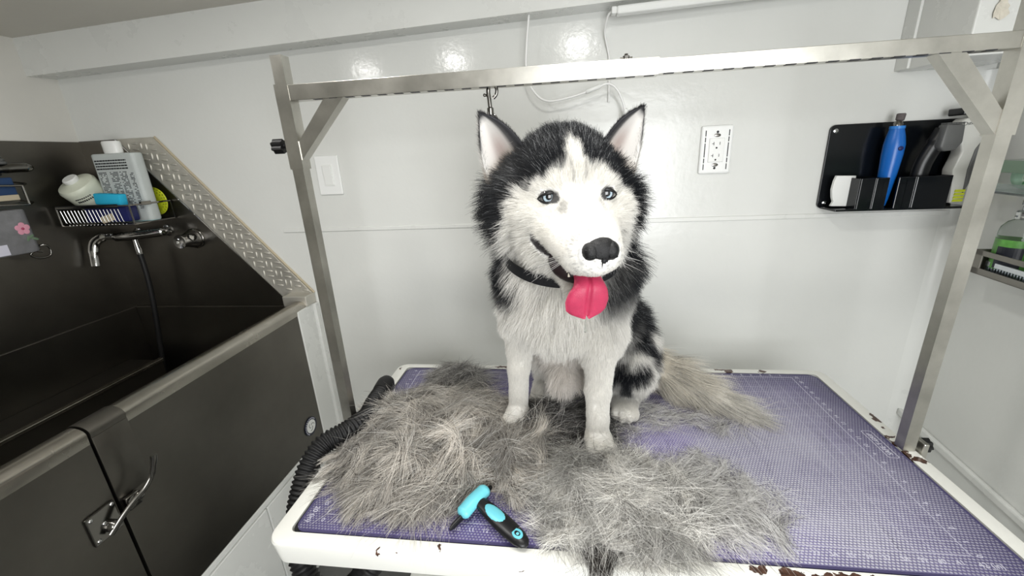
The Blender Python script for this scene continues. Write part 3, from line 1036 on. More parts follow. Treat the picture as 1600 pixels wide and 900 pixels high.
post(PL[0], 0.80, arm)
post(PR[0], 0.80, arm)
for x in (PL[0], PR[0]):
    MB().box((x - h2, YP - h2, 0.602), (x + h2, YP + h2, 0.752)).build('sleeve', MAT['alu'], arm)
MB().box((0.0135, YP - 0.0125, 0.7235), (0.672, YP + 0.0125, 0.7505), 0.0007).build('outer_bar', MAT['alu'], arm)
MB().box((0.66, YP - 0.0115, 0.7250), (1.1905, YP + 0.0115, 0.7485), 0.0007).build('inner_bar', MAT['alu'], arm)
sl = MB()
for i in range(36):
    x = 0.06 + i * 0.031
    zb = 0.7233 if x < 0.66 else 0.7248
    sl.box((x, YP - 0.012, zb - 0.0004), (x + 0.016, YP - 0.004, zb + 0.001))
sl.build('slots', MAT['slot'], arm)
MB().prism([(0.0135, 0.616), (0.0135, 0.650), (0.080, 0.7235), (0.118, 0.7235)], 'y', YP - 0.0115, YP + 0.0115).build('brace', MAT['alu'], arm)
MB().prism([(1.1905, 0.604), (1.1905, 0.640), (1.120, 0.7250), (1.082, 0.7250)], 'y', YP - 0.0115, YP + 0.0115).build('brace', MAT['alu'], arm)


def star_knob(loc, axis, r=0.014):
    pts = []
    for i in range(28):
        a = 2 * PI * i / 28
        rr = r * (1 + 0.13 * math.cos(7 * a))
        pts.append((rr * math.cos(a), rr * math.sin(a)))
    m_ = MB()
    m_.prism(pts, 'x', 0, 0.020, 0.0)
    m_.tube([(0.018, 0, 0), (0.034, 0, 0)], 0.004, 8)
    if axis < 0:
        bmesh.ops.transform(m_.bm, matrix=Matrix.Rotation(PI, 4, 'Z'), verts=m_.bm.verts[:])
    bmesh.ops.translate(m_.bm, vec=Vector(loc), verts=m_.bm.verts[:])
    return m_


star_knob((-0.0135 - 0.030, YP, 0.646), 1, 0.0125).build('tightening_knob', MAT['knob'], arm)
star_knob((0.016, YP + 0.030, 0.652), -1, 0.006).build('tightening_knob', MAT['knob'], arm)
star_knob((1.204 + 0.0112 + 0.034, YP + 0.004, 0.006), -1, 0.013).build('tightening_knob', MAT['knob'], arm)
for x in (0.0, 1.204):
    sx = -1 if x < 0.5 else 1
    xo = -0.0115 if sx < 0 else 1.2235
    MB().box((xo, YP - 0.018, -0.05), (xo + 0.010, YP + 0.018, 0.022), 0.002).build('clamp', MAT['alu'], arm)
bl = MB()
bl.tube([(0.62, YP, 0.7505), (0.62, YP, 0.757)], 0.0055, 6)
bl.tube([(0.62, YP, 0.757), (0.62, YP, 0.760)], 0.003, 8)
bl.tube([(0.61, YP, 0.7535), (0.63, YP, 0.7535)], 0.002, 8)
bl.build('bolt', MAT['dark_chrome'], arm)
# snap hook hanging from the bar
hx, hy = 0.389, YP
sh = empty('snap_hook', (hx, hy, 0.723), 'dark metal snap hook hanging from the overhead rail just above the husky', 'hook')
MB().tube(spline([(hx - 0.003, hy, 0.690), (hx - 0.004, hy, 0.704), (hx - 0.005, hy, 0.718), (hx - 0.002, hy, 0.727), (hx + 0.005, hy, 0.728), (hx + 0.010, hy, 0.721), (hx + 0.009, hy, 0.712), (hx + 0.003, hy, 0.706)], 40), [0.0038] * 14 + [0.0030] * 26, 10).build('hook', MAT['dark_chrome'], sh, smooth=50)
MB().tube([(hx - 0.005, hy, 0.711), (hx - 0.012, hy, 0.712)], 0.0022, 8).ball((hx - 0.012, hy, 0.712), 0.003, 8).build('thumb_bolt', MAT['dark_chrome'], sh)
MB().lathe([(0.004, 0), (0.006, 0.001), (0.006, 0.012), (0.004, 0.014)], (hx - 0.003, hy, 0.678), None, 14).build('swivel', MAT['dark_chrome'], sh, smooth=40)
MB().tube([(hx + 0.008 * math.cos(a), hy, 0.668 + 0.012 * math.sin(a)) for a in [PI / 2 + 2 * PI * i / 24 for i in range(25)]], 0.0022, 8).build('ring', MAT['dark_chrome'], sh, smooth=60)

# ------------------------------------------------------------------ black dryer hose over the left table edge
dh = empty('dryer_hose', (-0.03, 0.2, 0), 'black corrugated dryer hose draped over the left rim of the table', 'hose')


def corrugated(path, R0, pitch, name, parent):
    P = spline(path, 400)
    out, rad, acc = [], [], 0.0
    prev = P[0]
    for q in P:
        acc += (q - prev).length
        prev = q
        out.append(q)
        rad.append(R0 * (0.93 + 0.09 * math.cos(2 * PI * acc / pitch)))
    return MB().tube(out, rad, 18).build(name, MAT['rubber'], parent, smooth=80)


corrugated([(0.030, 0.440, 0.0255), (0.033, 0.380, 0.0258), (0.040, 0.322, 0.0262), (0.020, 0.268, 0.027), (-0.014, 0.225, 0.022), (-0.029, 0.190, 0.000), (-0.036, 0.160, -0.035), (-0.040, 0.130, -0.09), (-0.03, 0.10, -0.17), (0.02, 0.07, -0.23), (0.08, 0.06, -0.20), (0.15, 0.07, -0.115), (0.20, 0.12, -0.08), (0.26, 0.25, -0.09)], 0.0235, 0.0090, 'corrugated_tube', dh)
MB().lathe([(0.0, 0.052), (0.008, 0.051), (0.018, 0.044), (0.0235, 0.032), (0.0245, 0.015), (0.0245, 0.0), (0.019, -0.004)], (0.030, 0.432, 0.0255), Matrix.Rotation(math.radians(-78), 3, 'X'), 20).build('end_cuff', MAT['rubber'], dh, smooth=50)

# ------------------------------------------------------------------ deshedding brush on the mat
dbz = 0.012
br = empty('deshedding_brush', (0.38, 0.07, 0.0), 'cyan and black deshedding brush lying among the loose fur', 'brush')
hv0, hv1 = Vector((0.3565, 0.0985, 0.020)), Vector((0.452, 0.022, 0.010))
hd = (hv1 - hv0).normalized()
cv = Vector((hd.y, -hd.x, 0)).normalized()
if cv.y < 0:
    cv = -cv
up = hd.cross(cv)
if up.z < 0:
    up = -up
FRM = Matrix((hd, cv, up)).transposed()


def hp(s, t, u=0.0):
    return hv0 + hd * s + cv * t + up * u


HL = (hv1 - hv0).length
pr = [(0.0, 0.0055), (0.010, 0.0065), (0.03, 0.0080), (0.06, 0.0090), (0.085, 0.0088), (0.105, 0.0078), (0.117, 0.0055), (HL, 0.002)]
MB().tube([hp(s, 0) for s, r in pr], [r for s, r in pr], 24, flat=1.85).build('grip', MAT['black'], br, smooth=60)
g = MB()
g.ball(hp(0.050, 0, 0.0040), (0.034, 0.0125, 0.0058), 20, rot=FRM)
g.build('grip_inlay', MAT['cyan'], br, smooth=60)
a = MB()
b = bmesh.new()
for k in range(28):
    t0, t1 = 2 * PI * k / 28, 2 * PI * (k + 1) / 28
    ring = []
    for t in (t0, t1):
        c, s_ = math.cos(t), math.sin(t)
        ring.append([b.verts.new(hp(0.100 + 0.0105 * q * c, 0.0085 * q * s_, h_)) for q, h_ in ((1.0, 0.0040), (0.95, 0.0080), (0.55, 0.0086), (0.42, 0.0060))])
    for i in range(3):
        b.faces.new((ring[0][i], ring[1][i], ring[1][i + 1], ring[0][i + 1]))
bmesh.ops.remove_doubles(b, verts=b.verts[:], dist=1e-5)
bmesh.ops.recalc_face_normals(b, faces=b.faces[:])
a._add(b)
a.ball(hp(0.100, 0, 0.0070), (0.005, 0.004, 0.0012), 12, rot=FRM)
a.build('hanging_eye', MAT['cyan'], br, smooth=50)
MB().tube([hp(-0.014, 0, 0.0), hp(-0.004, 0, 0.0), hp(0.003, 0, 0)], [0.0070, 0.0080, 0.0072], 16, flat=1.5).build('neck', MAT['cyan'], br, smooth=60)
c0, c1 = Vector((0.333, 0.068, 0.017)), Vector((0.366, 0.124, 0.021))
MB().tube(spline([c0 - (c1 - c0) * 0.02, c0 + (c1 - c0) * 0.15, (c0 + c1) / 2 + Vector((0, 0, 0.002)), c0 + (c1 - c0) * 0.85, c1 + (c1 - c0) * 0.06], 20), [0.006, 0.0085, 0.0098] + [0.0108] * 14 + [0.0095, 0.008, 0.004], 16, flat=1.25).build('head', MAT['cyan'], br, smooth=60)
hdv = (c1 - c0).normalized()
bz = MB()
e0, e1 = Vector((0.318, 0.043, 0.009)), Vector((0.374, 0.138, 0.013))
bz.tube([e0, e0 + (e1 - e0) * 0.08, (e0 + e1) / 2, e1 - (e1 - e0) * 0.05, e1], [0.003, 0.006, 0.0065, 0.006, 0.004], 12, flat=0.7)
bz.build('blade_guard', MAT['black'], br, smooth=60)
bt_ = MB()
for i in range(30):
    q = e0 + (e1 - e0) * (0.06 + 0.88 * i / 29)
    bt_.tube([q + Vector((-0.002, 0.001, 0)), q + Vector((-0.012, 0.007, -0.007))], [0.0008, 0.0004], 4)
bt_.build('blade_teeth', MAT['chrome'], br)
BRUSH_SEGS = ((tuple(c0), tuple(c1), 0.013), (tuple(hv0), tuple(hv1), 0.014), (tuple(e0), tuple(e1), 0.008))
# ------------------------------------------------------------------ black tool rack with clippers
Zr0, Zr1 = 0.415, 0.645
tr_ = empty('tool_rack', (1.43, YW, 0.415), 'black acrylic tool rack with pockets screwed to the back wall', 'rack')
MB().prism(rrect(1.254, 1.606, Zr0, Zr1, 0.014), 'y', YW - 0.008, YW - 0.002, 0.001).build('back_plate', MAT['gloss_black'], tr_)
for x, z in ((1.268, 0.629), (1.272, 0.431)):
    MB().lathe([(0.0065, 0), (0.006, 0.002), (0.003, 0.0028), (0.002, 0.0018), (0, 0.0018)], (x, YW - 0.008, z), Matrix.Rotation(PI / 2, 3, 'X'), 16).build('screw', MAT['chrome'], tr_, smooth=40)
MB().box((1.262, 0.775, Zr0), (1.592, YW - 0.008, Zr0 + 0.006), 0.001).build('pocket_floor', MAT['gloss_black'], tr_)
for x0, x1 in ((1.314, 1.350), (1.352, 1.384), (1.406, 1.446), (1.450, 1.533)):
    dz = 0.088
    MB().box((x0, 0.776, Zr0), (x1, 0.782, Zr0 + dz), 0.002).build('pocket_front', MAT['gloss_black'], tr_)
for x in (1.312, 1.351, 1.370, 1.426, 1.448, 1.532):
    MB().box((x - 0.002, 0.776, Zr0), (x + 0.002, YW - 0.008, Zr0 + 0.088), 0.001).build('divider', MAT['gloss_black'], tr_)

# white card/bottle in the first pocket
b = bmesh.new()
cardpts = [(1.270, 0.426), (1.322, 0.424), (1.321, 0.508), (1.272, 0.510), (1.268, 0.495), (1.266, 0.472), (1.270, 0.450), (1.275, 0.438)]
tag(MB().prism(cardpts, 'y', 0.812, 0.822, 0.001).build('white_card', MAT['white_plastic'], None, origin=(1.295, 0.817, 0.424)), 'white card with a curved edge in the first pocket of the tool rack', 'card')

gr = empty('nail_grinder', (1.395, 0.81, 0.424), 'blue cordless nail grinder standing in the black tool rack', 'grinder')
MB().tube([(1.396, 0.812, 0.424), (1.396, 0.812, 0.44), (1.398, 0.812, 0.50), (1.399, 0.812, 0.560), (1.399, 0.812, 0.585), (1.398, 0.812, 0.605), (1.397, 0.812, 0.622), (1.397, 0.812, 0.628)], [0.012, 0.015, 0.020, 0.0235, 0.0235, 0.0205, 0.0165, 0.0155], 24).build('body', MAT['blue'], gr, smooth=60)
MB().tube([(1.397, 0.812, 0.626), (1.397, 0.812, 0.633)], [0.017, 0.0165], 24).build('collar', mat('blue_collar', (44, 124, 204), 0.3), gr, smooth=40)
MB().tube([(1.397, 0.812, 0.632), (1.397, 0.812, 0.640), (1.397, 0.812, 0.646)], [0.011, 0.010, 0.006], 16).build('chuck', MAT['dark_chrome'], gr, smooth=40)
MB().tube([(1.398, 0.812, 0.645), (1.399, 0.812, 0.648), (1.400, 0.812, 0.662), (1.400, 0.812, 0.664)], [0.006, 0.0095, 0.0100, 0.008], 14).build('sanding_drum', mat('sanding_drum', (96, 90, 90), 0.9, bump=0.6, bscale=500), gr, smooth=40)
MB().ball((1.401, 0.789, 0.576), (0.007, 0.003, 0.006), 14).build('switch', MAT['navy'], gr, smooth=60)

bk = empty('black_clipper', (1.49, 0.80, 0.424), 'black hair clipper with a grey blade head in the tool rack', 'clipper')
MB().tube(spline([(1.474, 0.81, 0.424), (1.474, 0.808, 0.48), (1.476, 0.806, 0.53), (1.486, 0.802, 0.570), (1.497, 0.798, 0.600), (1.502, 0.796, 0.618)], 30), [0.017] * 8 + [0.020] * 12 + [0.023] * 10, 20, flat=0.8).build('body', MAT['black'], bk, smooth=60)
MB().prism([(1.478, 0.575), (1.490, 0.564), (1.516, 0.566), (1.528, 0.585), (1.524, 0.628), (1.482, 0.630)], 'y', 0.768, 0.796, 0.004).build('blade_head', MAT['grey_plastic'], bk, smooth=40)
bt_ = MB()
for i in range(12):
    bt_.box((1.483 + i * 0.0034, 0.770, 0.629), (1.485 + i * 0.0034, 0.790, 0.634))
bt_.build('comb_teeth', MAT['grey_plastic'], bk)

wc = empty('white_clipper', (1.55, 0.80, 0.424), 'white and grey hair clipper with a black blade and lime stripes, beside the post', 'clipper')
MB().prism([(1.548, 0.428), (1.574, 0.428), (1.580, 0.50), (1.585, 0.54), (1.598, 0.60), (1.584, 0.638), (1.560, 0.645), (1.536, 0.643), (1.524, 0.628), (1.546, 0.560), (1.536, 0.515), (1.544, 0.47)], 'y', 0.786, 0.822, 0.005).build('body', MAT['light_grey'], wc, smooth=40)
MB().prism([(1.573, 0.445), (1.588, 0.50), (1.592, 0.545), (1.606, 0.598), (1.598, 0.614), (1.574, 0.566), (1.569, 0.515)], 'y', 0.783, 0.824, 0.004).build('side_grip', MAT['grey_plastic'], wc, smooth=40)
MB().prism([(1.522, 0.650), (1.570, 0.652), (1.590, 0.640), (1.598, 0.648), (1.576, 0.668), (1.520, 0.668)], 'y', 0.780, 0.828, 0.003).build('blade', MAT['black'], wc)
ls_ = MB()
for i in range(4):
    z = 0.432 + i * 0.0085
    ls_.prism([(1.553, z), (1.577, z), (1.578, z + 0.0062), (1.5545, z + 0.0062)], 'y', 0.7835, 0.788)
ls_.build('lime_stripes', MAT['lime'], wc)
tm = MB()
add_text(tm, 'Oster', 0.0115, None, frame=Matrix.Translation((1.546, 0.7855, 0.630)) @ Matrix.Rotation(PI / 2, 4, 'X') @ Matrix.Rotation(0.1, 4, 'Z'))
tm.build('brand_print', MAT['ink'], wc)

# ------------------------------------------------------------------ right wall: grey tray and shelf with bottles


def tri(x, y, z, s):
    return (x, y, z)


def at_rw(s, d, z):
    return rw(s, d, z)


tray = empty('metal_tray', at_rw(0.45, 0.0, 0.29), 'grey metal wall tray with a slotted front at the right frame edge', 'tray')
TS0, TS1, TD0, TD1, TZ0, TZ1 = 0.258, 0.72, 0.0, 0.112, 0.286, 0.343
def rwb(s0, s1, d0, d1, z0, z1, bev, name, m_, par):
    return rwbox(s0, s1, d0, d1, z0, z1, bev).build(name, m_, par)
rwb(TS0, TS1, TD0, TD1, TZ0, TZ0 + 0.003, 0.0008, 'floor_sheet', MAT['tray'], tray)
rwb(TS0, TS0 + 0.003, TD0, TD1, TZ0, TZ1, 0.0008, 'end_sheet', MAT['tray'], tray)
rwb(TS1 - 0.003, TS1, TD0, TD1, TZ0, TZ1, 0.0008, 'end_sheet', MAT['tray'], tray)
fp = MB()
for (s0, s1, z0, z1) in ((TS0, TS1, TZ0, TZ0 + 0.015), (TS0, TS1, TZ1 - 0.012, TZ1), (TS0, TS0 + 0.022, TZ0, TZ1), (TS1 - 0.022, TS1, TZ0, TZ1)):
    q = rwbox(s0, s1, TD1 - 0.003, TD1, z0, z1, 0.0006)
    me = bpy.data.meshes.new('t')
    q.bm.to_mesh(me)
    q.bm.free()
    fp.bm.from_mesh(me)
    bpy.data.meshes.remove(me)
fp.build('slotted_front', MAT['tray'], tray)

p0 = at_rw(0.297, 0.068, TZ0 + 0.003)
gb = empty('spray_bottle', p0, 'clear bottle with a green and black label and silver pump, standing in the grey tray', 'bottle')
MB().lathe([(0.030, 0), (0.034, 0.003), (0.034, 0.100), (0.032, 0.112), (0.024, 0.124), (0.014, 0.130), (0.013, 0.133)], p0, None, 32).build('bottle_body', MAT['glass'], gb, smooth=40)
MB().lathe([(0.0345, 0.018), (0.0345, 0.086)], p0, None, 32).build('label', MAT['green'], gb, smooth=60)
bp2 = MB()
for i in range(9):
    a0, a1 = math.radians(178 + i * 8), math.radians(178 + (i + 1) * 8)
    b = bmesh.new()
    vs = [b.verts.new((p0.x + 0.0349 * math.cos(a_), p0.y + 0.0349 * math.sin(a_), p0.z + z_)) for a_, z_ in ((a0, 0.02), (a1, 0.02), (a1, 0.070), (a0, 0.070))]
    b.faces.new(vs)
    bp2._add(b)
bp2.build('label_panel', mat('label_black', (34, 36, 44), 0.4), gb)
MB().lathe([(0.0155, 0.130), (0.0165, 0.132), (0.0165, 0.136), (0.0155, 0.138), (0.0165, 0.140), (0.0165, 0.146), (0.014, 0.149), (0.009, 0.150), (0.009, 0.160), (0.0115, 0.162), (0.0115, 0.172), (0.009, 0.174), (0, 0.174)], p0, None, 28).build('pump', mat('satin_aluminium', (196, 198, 196), 0.25, 1.0), gb, smooth=30)
p1 = at_rw(0.395, 0.060, TZ0 + 0.003)
gb2 = empty('green_bottle', p1, 'green labelled bottle at the frame edge behind the silver pump bottle', 'bottle')
MB().lathe([(0.028, 0), (0.031, 0.003), (0.031, 0.098), (0.022, 0.118), (0.013, 0.124)], p1, None, 28).build('bottle_body', MAT['green'], gb2, smooth=40)
MB().lathe([(0.014, 0.122), (0.015, 0.124), (0.015, 0.146), (0, 0.147)], p1, None, 24).build('cap', MAT['white_plastic'], gb2, smooth=40)
cmb = empty('grooming_comb', at_rw(0.43, 0.095, TZ0 + 0.012), 'steel grooming comb lying behind the slot of the grey tray', 'comb')
rwb(0.280, 0.60, 0.097, 0.102, TZ0 + 0.022, TZ0 + 0.034, 0.001, 'spine', mat('satin_steel', (206, 210, 214), 0.3, 1.0), cmb)
tm = rwbox(0.282, 0.286, 0.098, 0.101, TZ0 + 0.006, TZ0 + 0.024)
tooth = tm.build('tooth', mat('pale_steel_tooth', (170, 178, 188), 0.3, 1.0), cmb)
for i in range(1, 44):
    o = tooth.copy()
    COL.objects.link(o)
    o.parent = cmb
    o.location = tooth.location + RD * (0.0073 * i)

shf = empty('clear_shelf', at_rw(0.45, 0.0, 0.47), 'clear shelf strip on the right wall above the grey tray', 'shelf')
rwb(0.23, 0.72, 0.0, 0.12, 0.474, 0.479, 0.001, 'shelf_board', mat('clear_acrylic', (226, 232, 230), 0.08, trans=0.85, ior=1.3), shf)
rwb(0.23, 0.72, 0.114, 0.120, 0.479, 0.496, 0.001, 'front_lip', mat('clear_acrylic_lip', (222, 230, 228), 0.1, trans=0.85, ior=1.2), shf)
a0_, a1_ = at_rw(0.262, 0.070, 0.511), at_rw(0.46, 0.070, 0.511)
lb = empty('lying_bottle', (a0_ + a1_) / 2, 'pale mint bottle lying on its side on the clear shelf', 'bottle')
ax = (a1_ - a0_)
MB().tube([a0_, a0_ + ax * 0.03, a0_ + ax * 0.12, a0_ + ax * 0.72, a0_ + ax * 0.82], [0.020, 0.027, 0.0305, 0.0305, 0.022], 28).build('body', MAT['mint'], lb, smooth=50)
MB().tube([a0_ + ax * 0.80, a1_], [0.026, 0.026], 24).build('cap', mat('lilac_cap', (196, 196, 214), 0.4), lb, smooth=50)
MB().tube([a0_ + ax * 0.20, a0_ + ax * 0.42], [0.0309, 0.0309], 28).build('label', mat('pale_green_label', (206, 226, 206), 0.5), lb, smooth=50)
tt = MB()
for i, zz in enumerate((0.012, 0.0, -0.012)):
    for j in range(4):
        q = a0_ + ax * (0.22 + 0.05 * j)
        c_ = q + Vector((-0.0288, 0, zz))
        tt.box(c_ - Vector((0.0022, 0.003, 0.003)), c_ + Vector((0.0012, 0.003, 0.003)))
tt.build('label_print', mat('print_green', (86, 140, 96), 0.5), lb)
rwb(0.23, 0.72, 0.114, 0.120, 0.520, 0.546, 0.001, 'guard_strip', mat('sage_acrylic', (150, 172, 152), 0.2, trans=0.4, ior=1.2), shf)
for s_ in (0.232, 0.715):
    rwb(s_, s_ + 0.004, 0.0, 0.120, 0.474, 0.546, 0.001, 'end_bracket', MAT['glass'], shf)
# ------------------------------------------------------------------ the husky
E_O = np.array([0.537, 0.215, 0.544])          # mid point between the eyes
YAW, PIT = math.radians(12.8), math.radians(5.9)
_f0 = np.array([math.sin(YAW), -math.cos(YAW), 0.0])
H_R = np.array([math.cos(YAW), math.sin(YAW), 0.0])
H_F = _f0 * math.cos(PIT) - np.array([0, 0, 1.0]) * math.sin(PIT)
H_U = np.array([0, 0, 1.0]) * math.cos(PIT) + _f0 * math.sin(PIT)
HM = np.stack([H_R, H_F, H_U], 1)


def hw(l):
    """head-local (side, forward, up) to world"""
    return E_O + np.asarray(l, float) @ HM.T


def hl_(P):
    return (P - E_O) @ HM


# body axes: the trunk points a little to the photograph's left
B_F = np.array([-0.36, -0.933, 0.0])
B_R = np.array([0.933, -0.36, 0.0])
DOWN = np.array([0, 0, -1.0])

# (kind, points, radii, blend, part, hair length, flow)
PR_ = []


def cap(a, b, ra, rb, k, part, hl, flow):
    PR_.append(('c', np.array(a, float), np.array(b, float), ra, rb, k, part, hl, np.array(flow, float), None))


def ell(c, r, k, part, hl, flow, M=None):
    PR_.append(('e', np.array(c, float), np.array(r, float), 0, 0, k, part, hl, np.array(flow, float), np.eye(3) if M is None else M))


BACK_H = -H_F
# head
ell(hw((0, -0.105, 0.018)), (0.088, 0.092, 0.078), 0.02, 'head', 0.018, BACK_H + 0.2 * H_U, HM)
ell(hw((0, -0.045, 0.022)), (0.070, 0.055, 0.048), 0.025, 'head', 0.012, BACK_H + 0.7 * H_U, HM)
for sx in (-1, 1):
    ell(hw((sx * 0.036, -0.018, 0.014)), (0.028, 0.026, 0.018), 0.022, 'head', 0.008, BACK_H + 0.9 * H_U + sx * 0.2 * H_R, HM)
    ell(hw((sx * 0.080, -0.105, -0.045)), (0.056, 0.062, 0.068), 0.03, 'cheek', 0.034, BACK_H * 0.8 + sx * 0.7 * H_R - 0.45 * H_U, HM)
    ell(hw((sx * 0.058, -0.045, -0.038)), (0.044, 0.050, 0.040), 0.03, 'face', 0.015, BACK_H + sx * 0.35 * H_R - 0.25 * H_U, HM)
    cap(hw((sx * 0.029, 0.006, -0.058)), hw((sx * 0.0185, 0.090, -0.072)), 0.040, 0.0290, 0.02, 'muzzle', 0.005, BACK_H - 0.25 * H_U)
cap(hw((0, -0.03, -0.020)), hw((0, 0.098, -0.054)), 0.048, 0.0290, 0.022, 'muzzle', 0.005, BACK_H)
cap(hw((0, 0.085, -0.066)), hw((0, 0.108, -0.072)), 0.034, 0.025, 0.015, 'muzzle', 0.003, BACK_H)
# lower jaw
cap(hw((0, -0.03, -0.100)), hw((0, 0.052, -0.160)), 0.052, 0.020, 0.02, 'jaw', 0.010, BACK_H - 0.5 * H_U)
for sx in (-1, 1):
    ell(hw((sx * 0.048, -0.030, -0.092)), (0.040, 0.045, 0.040), 0.025, 'jaw', 0.022, BACK_H * 0.7 + sx * 0.3 * H_R - 0.6 * H_U, HM)
# neck
cap(hw((0, -0.12, -0.04)), (0.525, 0.375, 0.40), 0.085, 0.108, 0.05, 'neck', 0.045, DOWN)
# chest, ribs, belly, rump
ell((0.508, 0.385, 0.34), (0.112, 0.105, 0.12), 0.05, 'chest', 0.036, DOWN)
ell((0.500, 0.368, 0.285), (0.088, 0.082, 0.080), 0.05, 'chest', 0.030, DOWN)
cap((0.522, 0.445, 0.33), (0.595, 0.52, 0.17), 0.102, 0.100, 0.05, 'back', 0.036, (0.1, 0.2, -1))
ell((0.550, 0.475, 0.185), (0.080, 0.095, 0.09), 0.04, 'belly', 0.022, DOWN)
ell((0.615, 0.555, 0.115), (0.105, 0.095, 0.11), 0.05, 'back', 0.034, (0.2, 0.2, -1))
ell((0.520, 0.430, 0.150), (0.050, 0.036, 0.060), 0.035, 'belly', 0.034, DOWN)
ell((0.515, 0.395, 0.105), (0.030, 0.030, 0.034), 0.02, 'belly', 0.026, DOWN)
# shoulders and forelegs
cap((0.428, 0.40, 0.33), (0.416, 0.400, 0.245), 0.056, 0.041, 0.04, 'upperleg', 0.018, DOWN)
cap((0.414, 0.398, 0.245), (0.406, 0.385, 0.13), 0.038, 0.0225, 0.03, 'leg', 0.009, DOWN)
cap((0.406, 0.385, 0.13), (0.402, 0.376, 0.035), 0.0225, 0.0215, 0.012, 'leg', 0.006, DOWN)
cap((0.592, 0.345, 0.33), (0.590, 0.322, 0.25), 0.056, 0.041, 0.04, 'upperleg', 0.018, DOWN)
cap((0.588, 0.318, 0.25), (0.583, 0.298, 0.13), 0.038, 0.0240, 0.03, 'leg', 0.009, DOWN)
cap((0.583, 0.298, 0.13), (0.583, 0.288, 0.035), 0.0240, 0.0225, 0.012, 'leg', 0.006, DOWN)


def paw(c, fd, s=1.0):
    fd = np.array(fd, float)
    fd /= np.linalg.norm(fd)
    sd = np.array([-fd[1], fd[0], 0])
    Mp = np.stack([sd, fd, np.array([0, 0, 1.0])], 1)
    c = np.array(c, float)
    ell(c + np.array([0, 0, 0.019 * s]), (0.026 * s, 0.034 * s, 0.018 * s), 0.012, 'paw', 0.004, fd - np.array([0, 0, 0.6]), Mp)
    for t, fwd in ((-0.0195, 0.020), (-0.007, 0.029), (0.007, 0.029), (0.0195, 0.020)):
        ell(c + sd * t * s + fd * fwd * s + np.array([0, 0, 0.0135 * s]), (0.0085 * s, 0.0145 * s, 0.0125 * s), 0.005, 'paw', 0.003, fd - np.array([0, 0, 0.8]), Mp)


paw((0.399, 0.362, 0.0), (-0.25, -1, 0), 1.05)
paw((0.585, 0.272, 0.0), (0.12, -1, 0), 1.12)
# hind legs: folded thighs, hocks on the mat, feet forward
ell((0.675, 0.485, 0.125), (0.052, 0.088, 0.088), 0.04, 'thigh', 0.026, (0.2, -0.2, -1))
cap((0.668, 0.430, 0.10), (0.672, 0.455, 0.045), 0.048, 0.034, 0.03, 'thigh', 0.020, DOWN)
cap((0.675, 0.50, 0.035), (0.660, 0.415, 0.028), 0.028, 0.022, 0.02, 'foot', 0.010, (0, -1, -0.4))
paw((0.655, 0.402, 0.0), (-0.05, -1, 0), 1.15)
ell((0.485, 0.535, 0.105), (0.050, 0.085, 0.080), 0.04, 'thigh', 0.026, (-0.2, -0.2, -1))
cap((0.470, 0.55, 0.035), (0.458, 0.470, 0.028), 0.028, 0.022, 0.02, 'foot', 0.012, (0, -1, -0.4))
paw((0.455, 0.455, 0.0), (-0.1, -1, 0), 1.05)
# tail, swept round to the photograph's right
TAIL = [np.array(v) for v in ((0.665, 0.575, 0.085), (0.725, 0.548, 0.060), (0.785, 0.510, 0.042), (0.845, 0.468, 0.030), (0.895, 0.430, 0.020), (0.925, 0.408, 0.014))]
TR = [0.036, 0.038, 0.034, 0.027, 0.017, 0.008]
for i in range(5):
    cap(TAIL[i], TAIL[i + 1], TR[i], TR[i + 1], 0.02, 'tail', 0.050 if i < 4 else 0.055, TAIL[i + 1] - TAIL[i])


def prim_d(p, P):
    if p[0] == 'c':
        a, b_, ra, rb = p[1:5]
        ab = b_ - a
        t = np.clip(((P - a) @ ab) / (ab @ ab), 0, 1)
        return np.linalg.norm(P - a - t[..., None] * ab, axis=-1) - (ra + (rb - ra) * t)
    c, r, Mp = p[1], p[2], p[9]
    q = (P - c) @ Mp
    k0 = np.linalg.norm(q / r, axis=-1)
    k1 = np.linalg.norm(q / (r * r), axis=-1)
    return k0 * (k0 - 1.0) / np.maximum(k1, 1e-9)


def mouth_d(P):
    """wedge cut between the jaws, open towards the front"""
    l = hl_(P)
    y = l[..., 1]
    zc = -0.074 - 0.74 * (y - 0.010)                # middle of the opening
    half = np.clip(0.0060 + 0.30 * (y - 0.005), 0.002, 0.022)
    d = np.maximum(np.abs(l[..., 2] - zc) - half, 0.002 - y)
    return np.maximum(d, np.abs(l[..., 0]) - 0.085)


GH = 0.0045
LO = np.array([0.285, 0.045, -0.012])
HI = np.array([0.960, 0.700, 0.670])
NN = np.ceil((HI - LO) / GH).astype(int) + 1
AX = [LO[i] + GH * np.arange(NN[i]) for i in range(3)]
FLD = np.full(NN, 0.3, np.float32)
for p in PR_:
    if p[0] == 'c':
        r = max(p[3], p[4])
        lo, hi = np.minimum(p[1], p[2]) - r, np.maximum(p[1], p[2]) + r
    else:
        r = p[2].max()
        lo, hi = p[1] - r, p[1] + r
    pad = p[5] + 0.03
    i0 = np.clip(np.floor((lo - pad - LO) / GH).astype(int), 0, NN)
    i1 = np.clip(np.ceil((hi + pad - LO) / GH).astype(int) + 1, 0, NN)
    if np.any(i1 <= i0):
        continue
    G = np.stack(np.meshgrid(*[AX[i][i0[i]:i1[i]] for i in range(3)], indexing='ij'), -1)
    d = prim_d(p, G)
    S = tuple(slice(i0[i], i1[i]) for i in range(3))
    A = FLD[S]
    k = p[5]
    hh = np.maximum(k - np.abs(A - d), 0) / k
    FLD[S] = np.minimum(A, d) - hh * hh * k * 0.25
